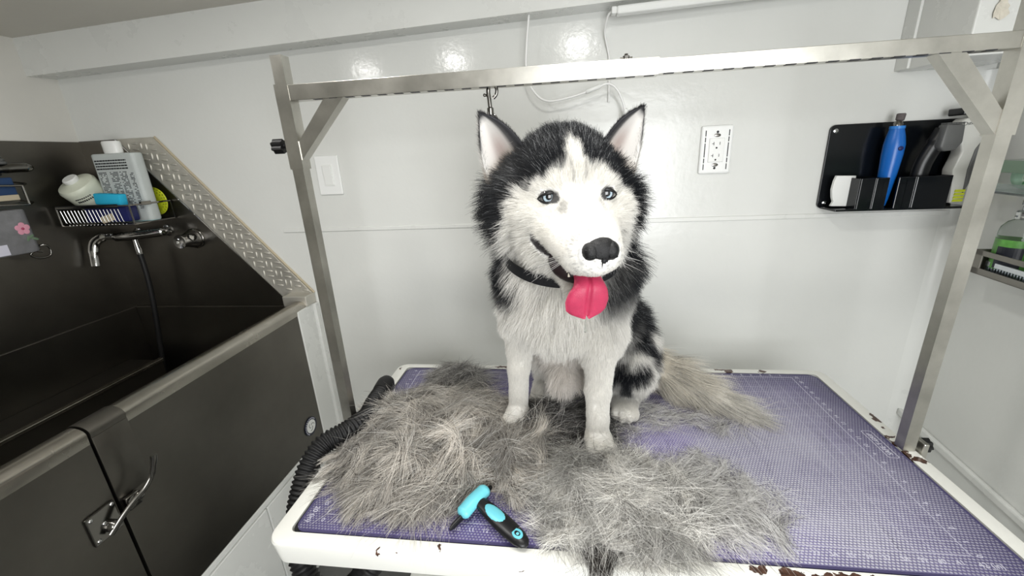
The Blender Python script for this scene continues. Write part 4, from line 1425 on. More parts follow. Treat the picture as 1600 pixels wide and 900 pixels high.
# cut the mouth and the flat soles
lo = hw((0, 0.06, -0.1)) - 0.11
hi = hw((0, 0.06, -0.1)) + 0.11
i0 = np.clip(np.floor((lo - LO) / GH).astype(int), 0, NN)
i1 = np.clip(np.ceil((hi - LO) / GH).astype(int), 0, NN)
S = tuple(slice(i0[i], i1[i]) for i in range(3))
G = np.stack(np.meshgrid(*[AX[i][i0[i]:i1[i]] for i in range(3)], indexing='ij'), -1)
FLD[S] = np.maximum(FLD[S], -mouth_d(G))
FLD = np.maximum(FLD, (0.0005 - AX[2])[None, None, :])


def surface_nets(F, lo, h):
    s = F < 0
    nx, ny, nz = F.shape
    cnt = np.zeros((nx - 1, ny - 1, nz - 1), np.int8)
    for dx in (0, 1):
        for dy in (0, 1):
            for dz in (0, 1):
                cnt += s[dx:nx - 1 + dx, dy:ny - 1 + dy, dz:nz - 1 + dz]
    act = (cnt > 0) & (cnt < 8)
    I = np.argwhere(act)
    idx = np.full(act.shape, -1, np.int64)
    idx[act] = np.arange(len(I))
    acc = np.zeros((len(I), 3))
    n = np.zeros(len(I))
    cor = [(dx, dy, dz) for dx in (0, 1) for dy in (0, 1) for dz in (0, 1)]
    for a in cor:
        for ax in range(3):
            if a[ax]:
                continue
            b_ = list(a)
            b_[ax] = 1
            fa = F[I[:, 0] + a[0], I[:, 1] + a[1], I[:, 2] + a[2]]
            fb = F[I[:, 0] + b_[0], I[:, 1] + b_[1], I[:, 2] + b_[2]]
            c = (fa < 0) != (fb < 0)
            t = np.where(c, fa / np.where(c, fa - fb, 1), 0)
            pt = np.array(a, float)[None, :].repeat(len(I), 0)
            pt[:, ax] += t
            acc[c] += pt[c]
            n[c] += 1
    V = lo + h * (I + acc / n[:, None])
    Q = []
    for ax in range(3):
        u, v = [(1, 2), (2, 0), (0, 1)][ax]
        sl0 = [slice(None)] * 3
        sl1 = [slice(None)] * 3
        sl0[ax] = slice(0, -1)
        sl1[ax] = slice(1, None)
        ch = s[tuple(sl0)] != s[tuple(sl1)]
        E = np.argwhere(ch)
        E = E[(E[:, u] > 0) & (E[:, v] > 0) & (E[:, u] < F.shape[u] - 1) & (E[:, v] < F.shape[v] - 1)]
        ins = s[E[:, 0], E[:, 1], E[:, 2]]
        q = []
        for du, dv_ in ((1, 1), (0, 1), (0, 0), (1, 0)):
            C = E.copy()
            C[:, u] -= du
            C[:, v] -= dv_
            q.append(idx[C[:, 0], C[:, 1], C[:, 2]])
        q = np.stack(q, 1)
        q[~ins] = q[~ins][:, ::-1]
        Q.append(q)
    return V, np.concatenate(Q)


DV, DQ = surface_nets(FLD, LO, GH)
del FLD, G, A, hh, d


def lap(V, Q, it, lam):
    e = np.concatenate([Q[:, [0, 1]], Q[:, [1, 2]], Q[:, [2, 3]], Q[:, [3, 0]]])
    e = np.concatenate([e, e[:, ::-1]])
    deg = np.bincount(e[:, 0], minlength=len(V)).astype(float)
    for k in range(it):
        s = np.stack([np.bincount(e[:, 0], V[e[:, 1], i], len(V)) for i in range(3)], 1) / deg[:, None]
        V = V + (lam if k % 2 == 0 else -lam * 1.03) * (s - V)
    return V


DV = lap(DV, DQ, 6, 0.5)


def vnoise(P, f, seed=0):
    """cheap smooth value noise in -1..1 (sum of rotated sines)"""
    r = np.random.default_rng(seed)
    out = 0
    for i in range(5):
        d = r.normal(size=3)
        d /= np.linalg.norm(d)
        e = r.normal(size=3)
        out = out + np.sin((P @ d) * f * (0.8 + 0.5 * r.random()) + 2.2 * np.sin((P @ e) * f * 0.35 + r.random() * 6) + r.random() * 6)
    return out / 3.2


PARTS = ['head', 'cheek', 'face', 'muzzle', 'jaw', 'neck', 'chest', 'back', 'belly', 'upperleg', 'leg', 'paw', 'thigh', 'foot', 'tail']


def part_weights(P):
    D = np.stack([prim_d(p, P) for p in PR_], 1)
    W = np.exp(-(D - D.min(1, keepdims=True)) / 0.012)
    W /= W.sum(1, keepdims=True)
    PWt = np.zeros((len(P), len(PARTS)))
    for i, p in enumerate(PR_):
        PWt[:, PARTS.index(p[6])] += W[:, i]
    hl = W @ np.array([p[7] for p in PR_])
    fl = W @ np.array([p[8] / np.linalg.norm(p[8]) for p in PR_])
    return PWt, hl, fl


def sstep(a, b_, x):
    t = np.clip((x - a) / (b_ - a), 0, 1)
    return t * t * (3 - 2 * t)


WHITE = np.array([0.90, 0.885, 0.845])
CREAM = np.array([0.84, 0.78, 0.66])
BLACK = np.array([0.012, 0.0135, 0.017])
GREYF = np.array([0.16, 0.16, 0.165])
PINKB = np.array([0.66, 0.53, 0.46])


def coat(P, W):
    """the husky's own markings: colour at each skin point"""
    l = hl_(P)
    x, y, z = l[:, 0], l[:, 1], l[:, 2]
    wob = 0.006 * vnoise(P, 160, 1) + 0.004 * vnoise(P, 400, 2)
    ax_ = np.abs(x + 0.003)
    zb = np.interp(ax_, [0, 0.009, 0.014, 0.022, 0.040, 0.058, 0.076, 0.095, 0.106, 0.114], [0.080, 0.072, 0.052, 0.041, 0.036, 0.023, 0.003, -0.010, -0.030, -0.20])
    zb = np.minimum(zb, np.interp(y, [-0.13, -0.105, -0.080], [-0.3, -0.13, 0.2]))
    hb = sstep(-0.006, 0.006, z + wob - zb)                        # 1 = black, head
    # trunk
    v = P - np.array([0.53, 0.43, 0.0])
    phi = np.degrees(np.arctan2(v @ B_R, v @ B_F))
    zz = P[:, 2] + 0.8 * wob
    right = np.interp(zz, [0.0, 0.05, 0.17, 0.24, 0.30, 0.40, 0.50], [90, 80, 56, 50, 42, 34, 34])
    left = np.interp(zz, [0.0, 0.20, 0.285, 0.310, 0.33, 0.36, 0.40, 0.5], [-125, -110, -92, -52, -20, -14, -24, -28])
    ph = phi + 500 * wob
    bb = np.maximum(sstep(-5, 6, ph - right), sstep(-5, 6, left - ph))
    head_w = W[:, [0, 1, 2, 3, 4]].sum(1)
    # underneath the chin and throat stays white
    throat = sstep(0.0, 0.03, 0.088 - np.abs(x)) * (z < -0.06)
    hb = np.where(z < -0.06, hb * (1 - throat * sstep(-0.16, -0.10, y)), hb)
    blk = bb * (1 - head_w) + hb * head_w
    legw = W[:, PARTS.index('leg')] + W[:, PARTS.index('paw')] + W[:, PARTS.index('foot')]
    blk *= 1 - np.clip(legw * 1.6, 0, 1)
    blk *= 1 - 0.85 * W[:, PARTS.index('belly')]
    up_ = W[:, PARTS.index('upperleg')]
    blk *= 1 - np.clip(up_ * 1.3, 0, 1) * sstep(0.36, 0.27, P[:, 2])
    th = W[:, PARTS.index('thigh')]
    mot = sstep(-0.25, 0.45, vnoise(P, 75, 5) + 6 * (P[:, 2] - 0.10))
    blk = blk * (1 - th) + th * mot
    col = WHITE * (1 - blk[:, None]) + BLACK * blk[:, None]
    # warm belly, legs and feet
    bw = W[:, PARTS.index('belly')] * sstep(0.24, 0.14, P[:, 2])
    col = col * (1 - 0.2 * bw[:, None]) + PINKB * 0.2 * bw[:, None]
    tw = np.clip(W[:, PARTS.index('tail')] * 1.5, 0, 1)
    t_ = np.clip((P - TAIL[0]) @ (TAIL[-1] - TAIL[0]) / np.sum((TAIL[-1] - TAIL[0]) ** 2), 0, 1)
    tc = CREAM * (1 - t_[:, None]) + np.array([0.80, 0.78, 0.73]) * t_[:, None]
    topd = sstep(0.010, 0.03, (P - TAIL[2]) @ np.array([0.30, 0.75, 0.55])) * sstep(0.3, 0.7, t_)
    tc = tc * (1 - 0.55 * topd[:, None]) + np.array([0.10, 0.09, 0.08]) * 0.55 * topd[:, None]
    col = col * (1 - tw[:, None]) + tc * tw[:, None]
    # dark eye rims, lips, two faint brow streaks
    for sx in (-1, 1):
        d = np.sqrt(((x - sx * 0.0475) / 1.35) ** 2 + (z + 0.001 + 0.10 * sx * (x - sx * 0.0475)) ** 2)
        e = sstep(0.0125, 0.0100, d) * (y > -0.02)
        col = col * (1 - 0.96 * e[:, None]) + np.array([0.012, 0.011, 0.012]) * 0.96 * e[:, None]
        tear = sstep(0.006, 0.003, np.abs((x - sx * 0.030) + 0.5 * sx * (z + 0.012))) * sstep(0.012, 0.004, np.abs(z + 0.012)) * (y > -0.02)
        col = col * (1 - 0.30 * tear[:, None]) + np.array([0.05, 0.045, 0.045]) * 0.30 * tear[:, None]
        br_ = sstep(0.003, 0.001, np.abs(x - sx * 0.010 - 0.12 * (z - 0.03) * sx)) * sstep(0.012, 0.022, z) * sstep(0.055, 0.045, z) * (y > -0.05)
        col = col * (1 - 0.35 * br_[:, None]) + np.array([0.25, 0.24, 0.24]) * 0.35 * br_[:, None]
    md = mouth_d(P)
    lip = sstep(0.0055, 0.0020, md) * (y > -0.006) * head_w
    col = col * (1 - lip[:, None]) + np.array([0.014, 0.011, 0.012]) * lip[:, None]
    # peppering round the nose and on the muzzle
    nb_ = sstep(0.060, 0.030, np.linalg.norm(l - np.array([0.002, 0.125, -0.062]), axis=1)) * sstep(0.1, 0.7, vnoise(P, 900, 8))
    col = col * (1 - 0.55 * nb_[:, None]) + np.array([0.12, 0.12, 0.125]) * 0.55 * nb_[:, None]
    return col, blk, lip


DW, DHL, DFL = part_weights(DV)
DC, DBLK, DLIP = coat(DV, DW)

skin = bpy.data.materials.new('husky_skin')
skin.use_nodes = True
p = skin.node_tree.nodes['Principled BSDF']
p.inputs['Roughness'].default_value = 0.8
at = skin.node_tree.nodes.new('ShaderNodeAttribute')
at.attribute_name = 'coat'
skin.node_tree.links.new(at.outputs['Color'], p.inputs['Base Color'])

dog = empty('husky', (0.53, 0.40, 0.0), 'black and white husky sitting on the purple mat with its tongue hanging out', 'dog')


def np_mesh(name, V, Q, col, material, parent, smooth=True):
    me = bpy.data.meshes.new(name)
    V = V - np.array(wloc(parent))
    me.from_pydata(V.tolist(), [], [list(map(int, q)) for q in Q])
    if col is not None:
        a = me.color_attributes.new('coat', 'FLOAT_COLOR', 'POINT')
        a.data.foreach_set('color', np.concatenate([col, np.ones((len(col), 1))], 1).astype(np.float32).ravel())
    me.materials.append(material)
    me.polygons.foreach_set('use_smooth', np.ones(len(me.polygons), bool))
    me.update()
    o = bpy.data.objects.new(name, me)
    return link(o, parent)


# ears: cupped sheets with thickness, part of the same body mesh
def ear(sx):
    tip = np.array([sx * 0.147, -0.112, 0.126])
    inn = np.array([sx * 0.066, -0.100, 0.060])
    out = np.array([sx * 0.136, -0.118, 0.000])
    nu, nv = 13, 15
    F_, B_ = [], []
    for j in range(nv):
        v = j / (nv - 1)
        sh = 1 - v
        a = inn + (tip - inn) * (v + 0.05 * math.sin(PI * v)) + np.array([sx * -0.007, 0, 0.009]) * math.sin(PI * v)
        b_ = out + (tip - out) * v + np.array([sx * 0.006, 0, -0.002]) * math.sin(PI * v)
        wdt = np.linalg.norm(b_ - a)
        for i in range(nu):
            u = i / (nu - 1)
            q = a * (1 - u) + b_ * u
            bulge = math.sin(PI * u)
            dep = 0.42 * wdt * bulge * (0.35 + 0.65 * sh)
            F_.append(q + np.array([0, -dep, 0]))
            th_ = 0.0035 + 0.004 * bulge * sh
            B_.append(q + np.array([0, -dep - th_ - 0.012 * bulge * sh, 0]))
    n = nu * nv
    V = hw(np.array(F_ + B_))
    Q = []
    for j in range(nv - 1):
        for i in range(nu - 1):
            a = j * nu + i
            f = [a, a + 1, a + nu + 1, a + nu]
            Q.append(f if sx < 0 else f[::-1])
            g_ = [n + k for k in f]
            Q.append(g_[::-1] if sx < 0 else g_)
    for j in range(nv - 1):
        for i, fl in ((0, False), (nu - 1, True)):
            a = j * nu + i
            f = [a, a + nu, n + a + nu, n + a]
            if fl:
                f = f[::-1]
            Q.append(f if sx < 0 else f[::-1])
    uv = np.array([(i / (nu - 1), j / (nv - 1)) for j in range(nv) for i in range(nu)])
    # colours: dark rim and tip, pale inside with a warm hollow
    u, v = uv[:, 0], uv[:, 1]
    rim = np.maximum(np.maximum(sstep(0.28, 0.14, u), sstep(0.90, 0.97, u) * sstep(0.42, 0.62, v)), sstep(0.80, 0.94, v))
    rim[:] = np.clip(rim, 0, 1)
    inside = np.array([0.68, 0.66, 0.63])[None].repeat(len(uv), 0)
    hol = np.exp(-((u - 0.45) / 0.2) ** 2 - ((v - 0.28) / 0.25) ** 2)
    inside = inside * (1 - 0.6 * hol[:, None]) + np.array([0.30, 0.17, 0.14]) * 0.6 * hol[:, None]
    low = sstep(0.30, 0.0, v)
    inside = inside * (1 - 0.5 * low[:, None]) + np.array([0.70, 0.58, 0.45]) * 0.5 * low[:, None]
    cf = inside * (1 - rim[:, None]) + np.array([0.028, 0.028, 0.032]) * rim[:, None]
    cb_ = np.array([0.035, 0.036, 0.040])[None].repeat(len(uv), 0)
    flowdir = (hw(tip) - hw((inn + out) / 2))
    return V, Q, np.concatenate([cf, cb_]), flowdir, n


EARS = [ear(-1), ear(1)]
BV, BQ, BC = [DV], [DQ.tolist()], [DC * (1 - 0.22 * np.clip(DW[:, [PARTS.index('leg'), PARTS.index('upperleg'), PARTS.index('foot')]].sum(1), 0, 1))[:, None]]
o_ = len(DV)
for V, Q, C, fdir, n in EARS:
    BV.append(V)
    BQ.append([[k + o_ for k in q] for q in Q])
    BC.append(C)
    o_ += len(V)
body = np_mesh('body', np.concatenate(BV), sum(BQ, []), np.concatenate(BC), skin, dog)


# ------------------------------------------------------------------ hair strands
def hair_material(name, rough=0.45, spec=0.25, trans=0.35):
    m = bpy.data.materials.new(name)
    m.use_nodes = True
    nt = m.node_tree
    p = nt.nodes['Principled BSDF']
    p.inputs['Roughness'].default_value = rough
    p.inputs['Specular IOR Level'].default_value = spec
    a = nt.nodes.new('ShaderNodeAttribute')
    a.attribute_name = 'strand'
    nt.links.new(a.outputs['Color'], p.inputs['Base Color'])
    if trans:
        t = nt.nodes.new('ShaderNodeBsdfTranslucent')
        nt.links.new(a.outputs['Color'], t.inputs['Color'])
        mx = nt.nodes.new('ShaderNodeMixShader')
        mx.inputs[0].default_value = trans
        nt.links.new(p.outputs[0], mx.inputs[1])
        nt.links.new(t.outputs[0], mx.inputs[2])
        nt.links.new(mx.outputs[0], nt.nodes['Material Output'].inputs['Surface'])
    return m


def strands(name, PTS, RAD, COLR, material, parent=None, org=None):
    """PTS (n, k, 3) world, RAD (n, k), COLR (n, 3)"""
    n, k = PTS.shape[:2]
    hc = bpy.data.hair_curves.new(name)
    hc.add_curves([k] * n)
    off = np.array(wloc(parent)) if parent is not None else np.array(org if org is not None else (0, 0, 0), float)
    hc.attributes['position'].data.foreach_set('vector', (PTS - off).astype(np.float32).ravel())
    ra = hc.attributes.get('radius') or hc.attributes.new('radius', 'FLOAT', 'POINT')
    ra.data.foreach_set('value', RAD.astype(np.float32).ravel())
    ca = hc.attributes.new('strand', 'FLOAT_COLOR', 'CURVE')
    ca.data.foreach_set('color', np.concatenate([COLR, np.ones((n, 1))], 1).astype(np.float32).ravel())
    hc.materials.append(material)
    o = bpy.data.objects.new(name, hc)
    if parent is None and org is not None:
        o.location = org
    return link(o, parent)


def sample(V, Q, dens, rng):
    """random points on a quad mesh; dens per vertex (hairs per square metre)"""
    T = np.concatenate([Q[:, [0, 1, 2]], Q[:, [0, 2, 3]]])
    a, b_, c = V[T[:, 0]], V[T[:, 1]], V[T[:, 2]]
    nrm = np.cross(b_ - a, c - a)
    area = np.linalg.norm(nrm, axis=1) / 2
    lam = area * dens[T].mean(1)
    cnt = rng.poisson(lam)
    ti = np.repeat(np.arange(len(T)), cnt)
    r1, r2 = rng.random(len(ti)), rng.random(len(ti))
    sq = np.sqrt(r1)
    bc = np.stack([1 - sq, sq * (1 - r2), sq * r2], 1)
    return T[ti], bc


def vert_normals(V, Q):
    n = np.cross(V[Q[:, 2]] - V[Q[:, 0]], V[Q[:, 3]] - V[Q[:, 1]])
    N = np.zeros_like(V)
    for i in range(4):
        for k in range(3):
            N[:, k] += np.bincount(Q[:, i], n[:, k], len(V))
    return N / np.maximum(np.linalg.norm(N, axis=1, keepdims=True), 1e-9)


def unit(v):
    return v / np.maximum(np.linalg.norm(v, axis=-1, keepdims=True), 1e-9)


DN = vert_normals(DV, DQ)
rng = np.random.default_rng(21)
shortness = np.clip(0.02 / np.maximum(DHL, 0.003), 0.45, 4.5)
dens = 5.0e5 * shortness
legd = DW[:, PARTS.index('leg')] + DW[:, PARTS.index('paw')]
dens *= 1 + 1.6 * np.clip(legd, 0, 1)
dens *= np.where(DLIP > 0.4, 0.0, 1.0)
lv = hl_(DV)
for sx in (-1, 1):
    de = np.sqrt(((lv[:, 0] - sx * 0.0475) / 1.3) ** 2 + (lv[:, 2] + 0.001) ** 2)
    dens = np.where((de < 0.0135) & (lv[:, 1] > -0.02), 0.0, dens)
dn = np.linalg.norm((lv - np.array([0.002, 0.120, -0.060])) / np.array([0.030, 0.030, 0.024]), axis=1)
dens = np.where(dn < 1.0, 0.0, dens)
dens = np.where(DV[:, 2] < 0.003, 0, dens)
# the unseen rear of the dog needs fewer hairs
dens *= np.where(DN @ unit(np.array([0.0, -1.0, 0.25])) < -0.35, 0.45, 1.0)
T, bc = sample(DV, DQ, dens, rng)


def bl_(A):
    return (A[T] * bc[..., None]).sum(1) if A.ndim > 1 else (A[T] * bc).sum(1)


R0, N0, L0, FL0 = bl_(DV), unit(bl_(DN)), bl_(DHL), bl_(DFL)
W0 = bl_(DW)
C0, K0, _ = coat(R0, W0)
n = len(R0)
# flow in the tangent plane, with clumps
tang = FL0 - N0 * (FL0 * N0).sum(1, keepdims=True)
tang = unit(tang + 1e-4)
nz = np.stack([vnoise(R0, 120, 30 + i) for i in range(3)], 1) * 0.28 + np.stack([vnoise(R0, 420, 40 + i) for i in range(3)], 1) * 0.22
nz *= np.clip(L0 / 0.02, 0.2, 1.0)[:, None]
lift = np.clip(0.28 + 0.25 * rng.random(n) + 6 * np.clip(L0 - 0.02, 0, 0.03), 0, 0.7)
short_face = (W0[:, PARTS.index('muzzle')] + W0[:, PARTS.index('leg')] + W0[:, PARTS.index('paw')]).clip(0, 1)
lift *= 1 - 0.45 * short_face
tailw = W0[:, PARTS.index('tail')]
lift *= 1 - 0.72 * tailw
d0_ = unit(tang * (1 - lift[:, None]) + N0 * lift[:, None] * 1.1 + nz * 0.8 + rng.normal(size=(n, 3)) * 0.10)
ln = L0 * (0.65 + 0.6 * rng.random(n)) * 1.25
ln *= 1 + 0.2 * vnoise(R0, 90, 77) + 0.25 * tailw
K = 6
PTS = np.zeros((n, K, 3))
PTS[:, 0] = R0 - N0 * 0.001
dr = d0_.copy()
grav = np.array([0, 0, -1.0])
bendv = unit(tang + 0.25 * grav)
for k in range(1, K):
    PTS[:, k] = PTS[:, k - 1] + dr * (ln / (K - 1))[:, None]
    dr = unit(dr + bendv * 0.16 + rng.normal(size=(n, 3)) * 0.05 + nz * 0.10)
PTS[..., 2] = np.maximum(PTS[..., 2], 0.0012)
wdt = 0.00022 + 0.0032 * np.clip(L0, 0.003, 0.05)
wdt = np.clip(wdt, 0.00018, 0.00034)
RAD = wdt[:, None] * np.linspace(1, 0.25, K)[None]
rv = rng.random(n)
HC = C0 * (0.82 + 0.30 * rng.random(n))[:, None]
HC *= (1 - 0.80 * tailw * sstep(0.1, 0.6, vnoise(R0, 150, 91)) * rng.random(n))[:, None]
tl = (rng.random(n) < 0.25) & (tailw > 0.5)
HC[tl] = np.array([0.80, 0.77, 0.70]) * (0.7 + 0.3 * rng.random((tl.sum(), 1)))
# undercoat: pale ticking through the black on the crown, grey flecks on the body
crown = W0[:, 0] * sstep(0.03, 0.09, hl_(R0)[:, 2])
pale = (rv < (0.035 + 0.13 * crown + 0.10 * sstep(0.3, 0.6, vnoise(R0, 60, 55)))) & (K0 > 0.5)
HC[pale] = HC[pale] * 0.3 + np.array([0.42, 0.43, 0.44]) * (0.35 + 0.65 * rng.random(pale.sum()))[:, None]
drk = (rv > 0.965) & (K0 < 0.2) & (L0 > 0.02)
HC[drk] *= 0.55
husky_hair = hair_material('husky_coat')
ht = strands('coat', PTS, RAD, HC, husky_hair, dog)
tag(ht, kind='stuff')
print('coat strands', n)

# ear fur
EP, ER, EC = [], [], []
for V, Q, C, fdir, nn in EARS:
    Q = np.array(Q)
    Nn = vert_normals(V, Q)
    T, bc = sample(V, Q, np.full(len(V), 1.1e6), rng)
    r0, n0, c0 = bl_(V), unit(bl_(Nn)), bl_(C)
    m_ = len(r0)
    lum = c0.mean(1)
    ln = np.where(lum > 0.15, 0.012, 0.006) * (0.6 + 0.8 * rng.random(m_))
    d = unit(unit(fdir)[None] * 0.9 + n0 * 0.5 + rng.normal(size=(m_, 3)) * 0.28)
    p3 = np.zeros((m_, 4, 3))
    p3[:, 0] = r0
    for k in range(1, 4):
        p3[:, k] = p3[:, k - 1] + d * (ln / 3)[:, None]
        d = unit(d + unit(fdir)[None] * 0.2 + rng.normal(size=(m_, 3)) * 0.12)
    EP.append(p3)
    ER.append(np.full((m_, 4), 0.00022) * np.linspace(1, 0.3, 4)[None])
    EC.append(c0 * (0.75 + 0.5 * rng.random(m_))[:, None])
tag(strands('ear_fur', np.concatenate(EP), np.concatenate(ER), np.concatenate(EC), husky_hair, dog), kind='stuff')


# ------------------------------------------------------------------ face pieces
def hball(l, r, seg=24):
    return MB().ball(Vector(hw(l)), r, seg, rot=Matrix(HM.tolist()))


def eye_material(cx):
    m = bpy.data.materials.new('husky_eye')
    m.use_nodes = True
    nt = m.node_tree
    p = nt.nodes['Principled BSDF']
    p.inputs['Roughness'].default_value = 0.04
    p.inputs['Coat Weight'].default_value = 0.6
    tc = nt.nodes.new('ShaderNodeTexCoord')
    sp = nt.nodes.new('ShaderNodeVectorMath')
    sp.operation = 'MULTIPLY'
    sp.inputs[1].default_value = (1, 0, 1)
    nt.links.new(tc.outputs['Object'], sp.inputs[0])
    le = nt.nodes.new('ShaderNodeVectorMath')
    le.operation = 'LENGTH'
    nt.links.new(sp.outputs[0], le.inputs[0])
    mr = nt.nodes.new('ShaderNodeMapRange')
    mr.inputs[1].default_value = 0
    mr.inputs[2].default_value = 0.016
    nt.links.new(le.outputs['Value'], mr.inputs[0])
    cr = nt.nodes.new('ShaderNodeValToRGB')
    el = cr.color_ramp.elements
    el[0].position = 0.0
    el[0].color = (0.004, 0.004, 0.005, 1)
    el[1].position = 0.30
    el[1].color = (0.004, 0.004, 0.005, 1)
    for ps, c in ((0.33, (0.20, 0.27, 0.33, 1)), (0.40, (0.50, 0.60, 0.66, 1)), (0.54, (0.42, 0.52, 0.60, 1)), (0.59, (0.02, 0.025, 0.03, 1)), (0.66, (0.02, 0.02, 0.022, 1)), (0.74, (0.20, 0.19, 0.19, 1))):
        e = el.new(ps)
        e.color = c
    nt.links.new(mr.outputs[0], cr.inputs[0])
    nt.links.new(cr.outputs[0], p.inputs['Base Color'])
    return m


EM = eye_material(0)
lid_mat = mat('eyelid_skin', (20, 19, 20), 0.4)
for sx in (-1, 1):
    ec = hw((sx * 0.0475, -0.0005, -0.001))
    # eyeball in its own axes: local -Y... looks forward along the head
    me = bpy.data.meshes.new('eye')
    b = bmesh.new()
    bmesh.ops.create_uvsphere(b, u_segments=32, v_segments=20, radius=0.0150)
    for f in b.faces:
        f.smooth = True
    b.to_mesh(me)
    b.free()
    me.materials.append(EM)
    eo = bpy.data.objects.new('eye', me)
    look = Vector(CAM_LOC) - Vector(ec)
    fwd = (Vector(H_F) * 0.55 + look.normalized() * 0.45 + Vector(H_R) * sx * 0.05).normalized()
    rt = fwd.cross(Vector((0, 0, 1))).normalized()
    eo.matrix_local = Matrix.Translation(Vector(ec) - wloc(dog) - fwd * 0.0045) @ Matrix((rt, fwd, rt.cross(fwd))).transposed().to_4x4()
    link(eo, dog)
    lm = MB()
    for sgn, amp, th_ in ((1, 0.0076, 0.0034), (-1, 0.0080, 0.0024)):
        pts = []
        for i in range(17):
            t = -1 + 2 * i / 16
            xx = t * 0.0175
            zz = sgn * amp * (1 - t * t) ** 0.75 + (-0.0012 + sx * -0.0 + 0.0022 * t * sx)
            rr = math.sqrt(max(0.0158 ** 2 - min(xx * 0.85, 0.0155) ** 2 - zz * zz, 0))
            c = Vector(ec) - fwd * 0.0045 + rt * xx + fwd * (rr * 0.96 + 0.0004) + rt.cross(fwd) * zz
            pts.append(c)
        lm.tube(pts, [th_ * (0.45 + 0.55 * (1 - abs(-1 + 2 * i / 16))) for i in range(17)], 8)
    lm.build('eyelid', lid_mat, dog, smooth=60)

nm = MB()
NC = np.array([0.003, 0.118, -0.058])
nm.ball(Vector(hw(NC)), (0.0255, 0.0175, 0.0215), 28, rot=Matrix(HM.tolist()))
nm.ball(Vector(hw(NC + [0, 0.002, -0.010])), (0.0165, 0.0145, 0.0165), 24, rot=Matrix(HM.tolist()))
for sx in (-1, 1):
    nm.ball(Vector(hw(NC + [sx * 0.0145, 0.003, 0.001])), (0.0130, 0.0150, 0.0145), 20, rot=Matrix(HM.tolist()))
nose_o = nm.build('nose', mat('nose_leather', (17, 17, 19), 0.30, bump=0.5, bscale=900), dog, smooth=75)
nh = MB()
for sx in (-1, 1):
    nh.ball(Vector(hw(NC + [sx * 0.0125, 0.0135, -0.003])), (0.0050, 0.005, 0.0040), 14, rot=Matrix(HM.tolist()))
    nh.ball(Vector(hw(NC + [sx * 0.0185, 0.011, -0.0055])), (0.0055, 0.005, 0.0025), 14, rot=Matrix(HM.tolist()))
nh.ball(Vector(hw(NC + [0, 0.0150, -0.010])), (0.0009, 0.003, 0.010), 10, rot=Matrix(HM.tolist()))
nh.build('nostril', mat('nostril_dark', (4, 4, 5), 0.7), nose_o, smooth=60)

# tongue: out over the lower jaw and hanging
tp = spline([Vector(v) for v in ((0.0, 0.025, -0.092), (0.0, 0.060, -0.106), (-0.001, 0.086, -0.114), (-0.003, 0.099, -0.122), (-0.005, 0.101, -0.136), (-0.006, 0.098, -0.158), (-0.006, 0.096, -0.176))], 34)
tw_ = np.interp(np.linspace(0, 1, 34), [0, 0.3, 0.5, 0.62, 0.75, 0.88, 0.95, 1.0], [0.019, 0.022, 0.027, 0.031, 0.0345, 0.032, 0.025, 0.010])
nu = 21
V, Q = [], []
for i, c in enumerate(tp):
    t = (tp[min(i + 1, 33)] - tp[max(i - 1, 0)]).normalized()
    nn_ = Vector((1, 0, 0)).cross(t).normalized()
    for side in (1, -1):
        for j in range(nu):
            u = -1 + 2 * j / (nu - 1)
            groove = -0.0060 * math.exp(-(u / 0.10) ** 2) * (1 if side > 0 else 0)
            th_ = 0.0052 * math.sqrt(max(0, 1 - u ** 4)) * side
            cup = -0.004 * u * u
            notch = 0.0
            if i > 29:
                notch = 0.004 * math.exp(-(u / 0.2) ** 2) * (i - 29) / 4
            q = c + nn_ * (th_ + groove + cup) + Vector((u * float(tw_[i]), 0, 0)) - t * notch
            V.append(q)
V = hw(np.array([list(q) for q in V]))
for i in range(33):
    for side in (0, 1):
        for j in range(nu - 1):
            a = i * 2 * nu + side * nu + j
            q = [a, a + 1, a + 2 * nu + 1, a + 2 * nu]
            Q.append(q if side else q[::-1])
    a = i * 2 * nu
    Q.append([a, a + nu, a + 3 * nu, a + 2 * nu])
    a += nu - 1
    Q.append([a, a + 2 * nu, a + 3 * nu, a + nu])
e = 33 * 2 * nu
for j in range(nu - 1):
    Q.append([e + j, e + j + 1, e + nu + j + 1, e + nu + j])
tong = mat('tongue_flesh', (188, 56, 90), 0.38, bump=0.35, bscale=700, var=0.10, vscale=60)
tong.node_tree.nodes['Principled BSDF'].inputs['Subsurface Weight'].default_value = 0.05
tong.node_tree.nodes['Principled BSDF'].inputs['Subsurface Radius'].default_value = (0.01, 0.003, 0.002)
np_mesh('tongue', V, Q, None, tong, dog)
# mouth lining and teeth
mw = MB()
mw.ball(Vector(hw((-0.006, 0.026, -0.104))), (0.047, 0.044, 0.023), 24, rot=Matrix(HM.tolist()) @ Matrix.Rotation(math.radians(-36), 3, 'X'))
mw.build('mouth_lining', mat('mouth_dark', (30, 18, 21), 0.4), dog, smooth=60)
tm_ = MB()
for sx in (-1, 1):
    for y in (0.040, 0.048, 0.056, 0.064):
        z = -0.098 - 0.56 * (y - 0.03)
        tm_.tube([Vector(hw((sx * 0.030 * (1 - 4 * (y - 0.04)), y, z))), Vector(hw((sx * 0.031 * (1 - 4 * (y - 0.04)), y, z + 0.006)))], [0.0022, 0.0006], 6)
tm_.build('teeth', mat('teeth_ivory', (214, 206, 188), 0.3), dog, smooth=60)
# drop of saliva
MB().lathe([(0.0, 0.0), (0.0022, 0.0022), (0.0016, 0.006), (0.0007, 0.012), (0.0006, 0.022)], Vector(hw((-0.006, 0.096, -0.204))), None, 12).build('saliva', MAT['glass'], dog, smooth=60)

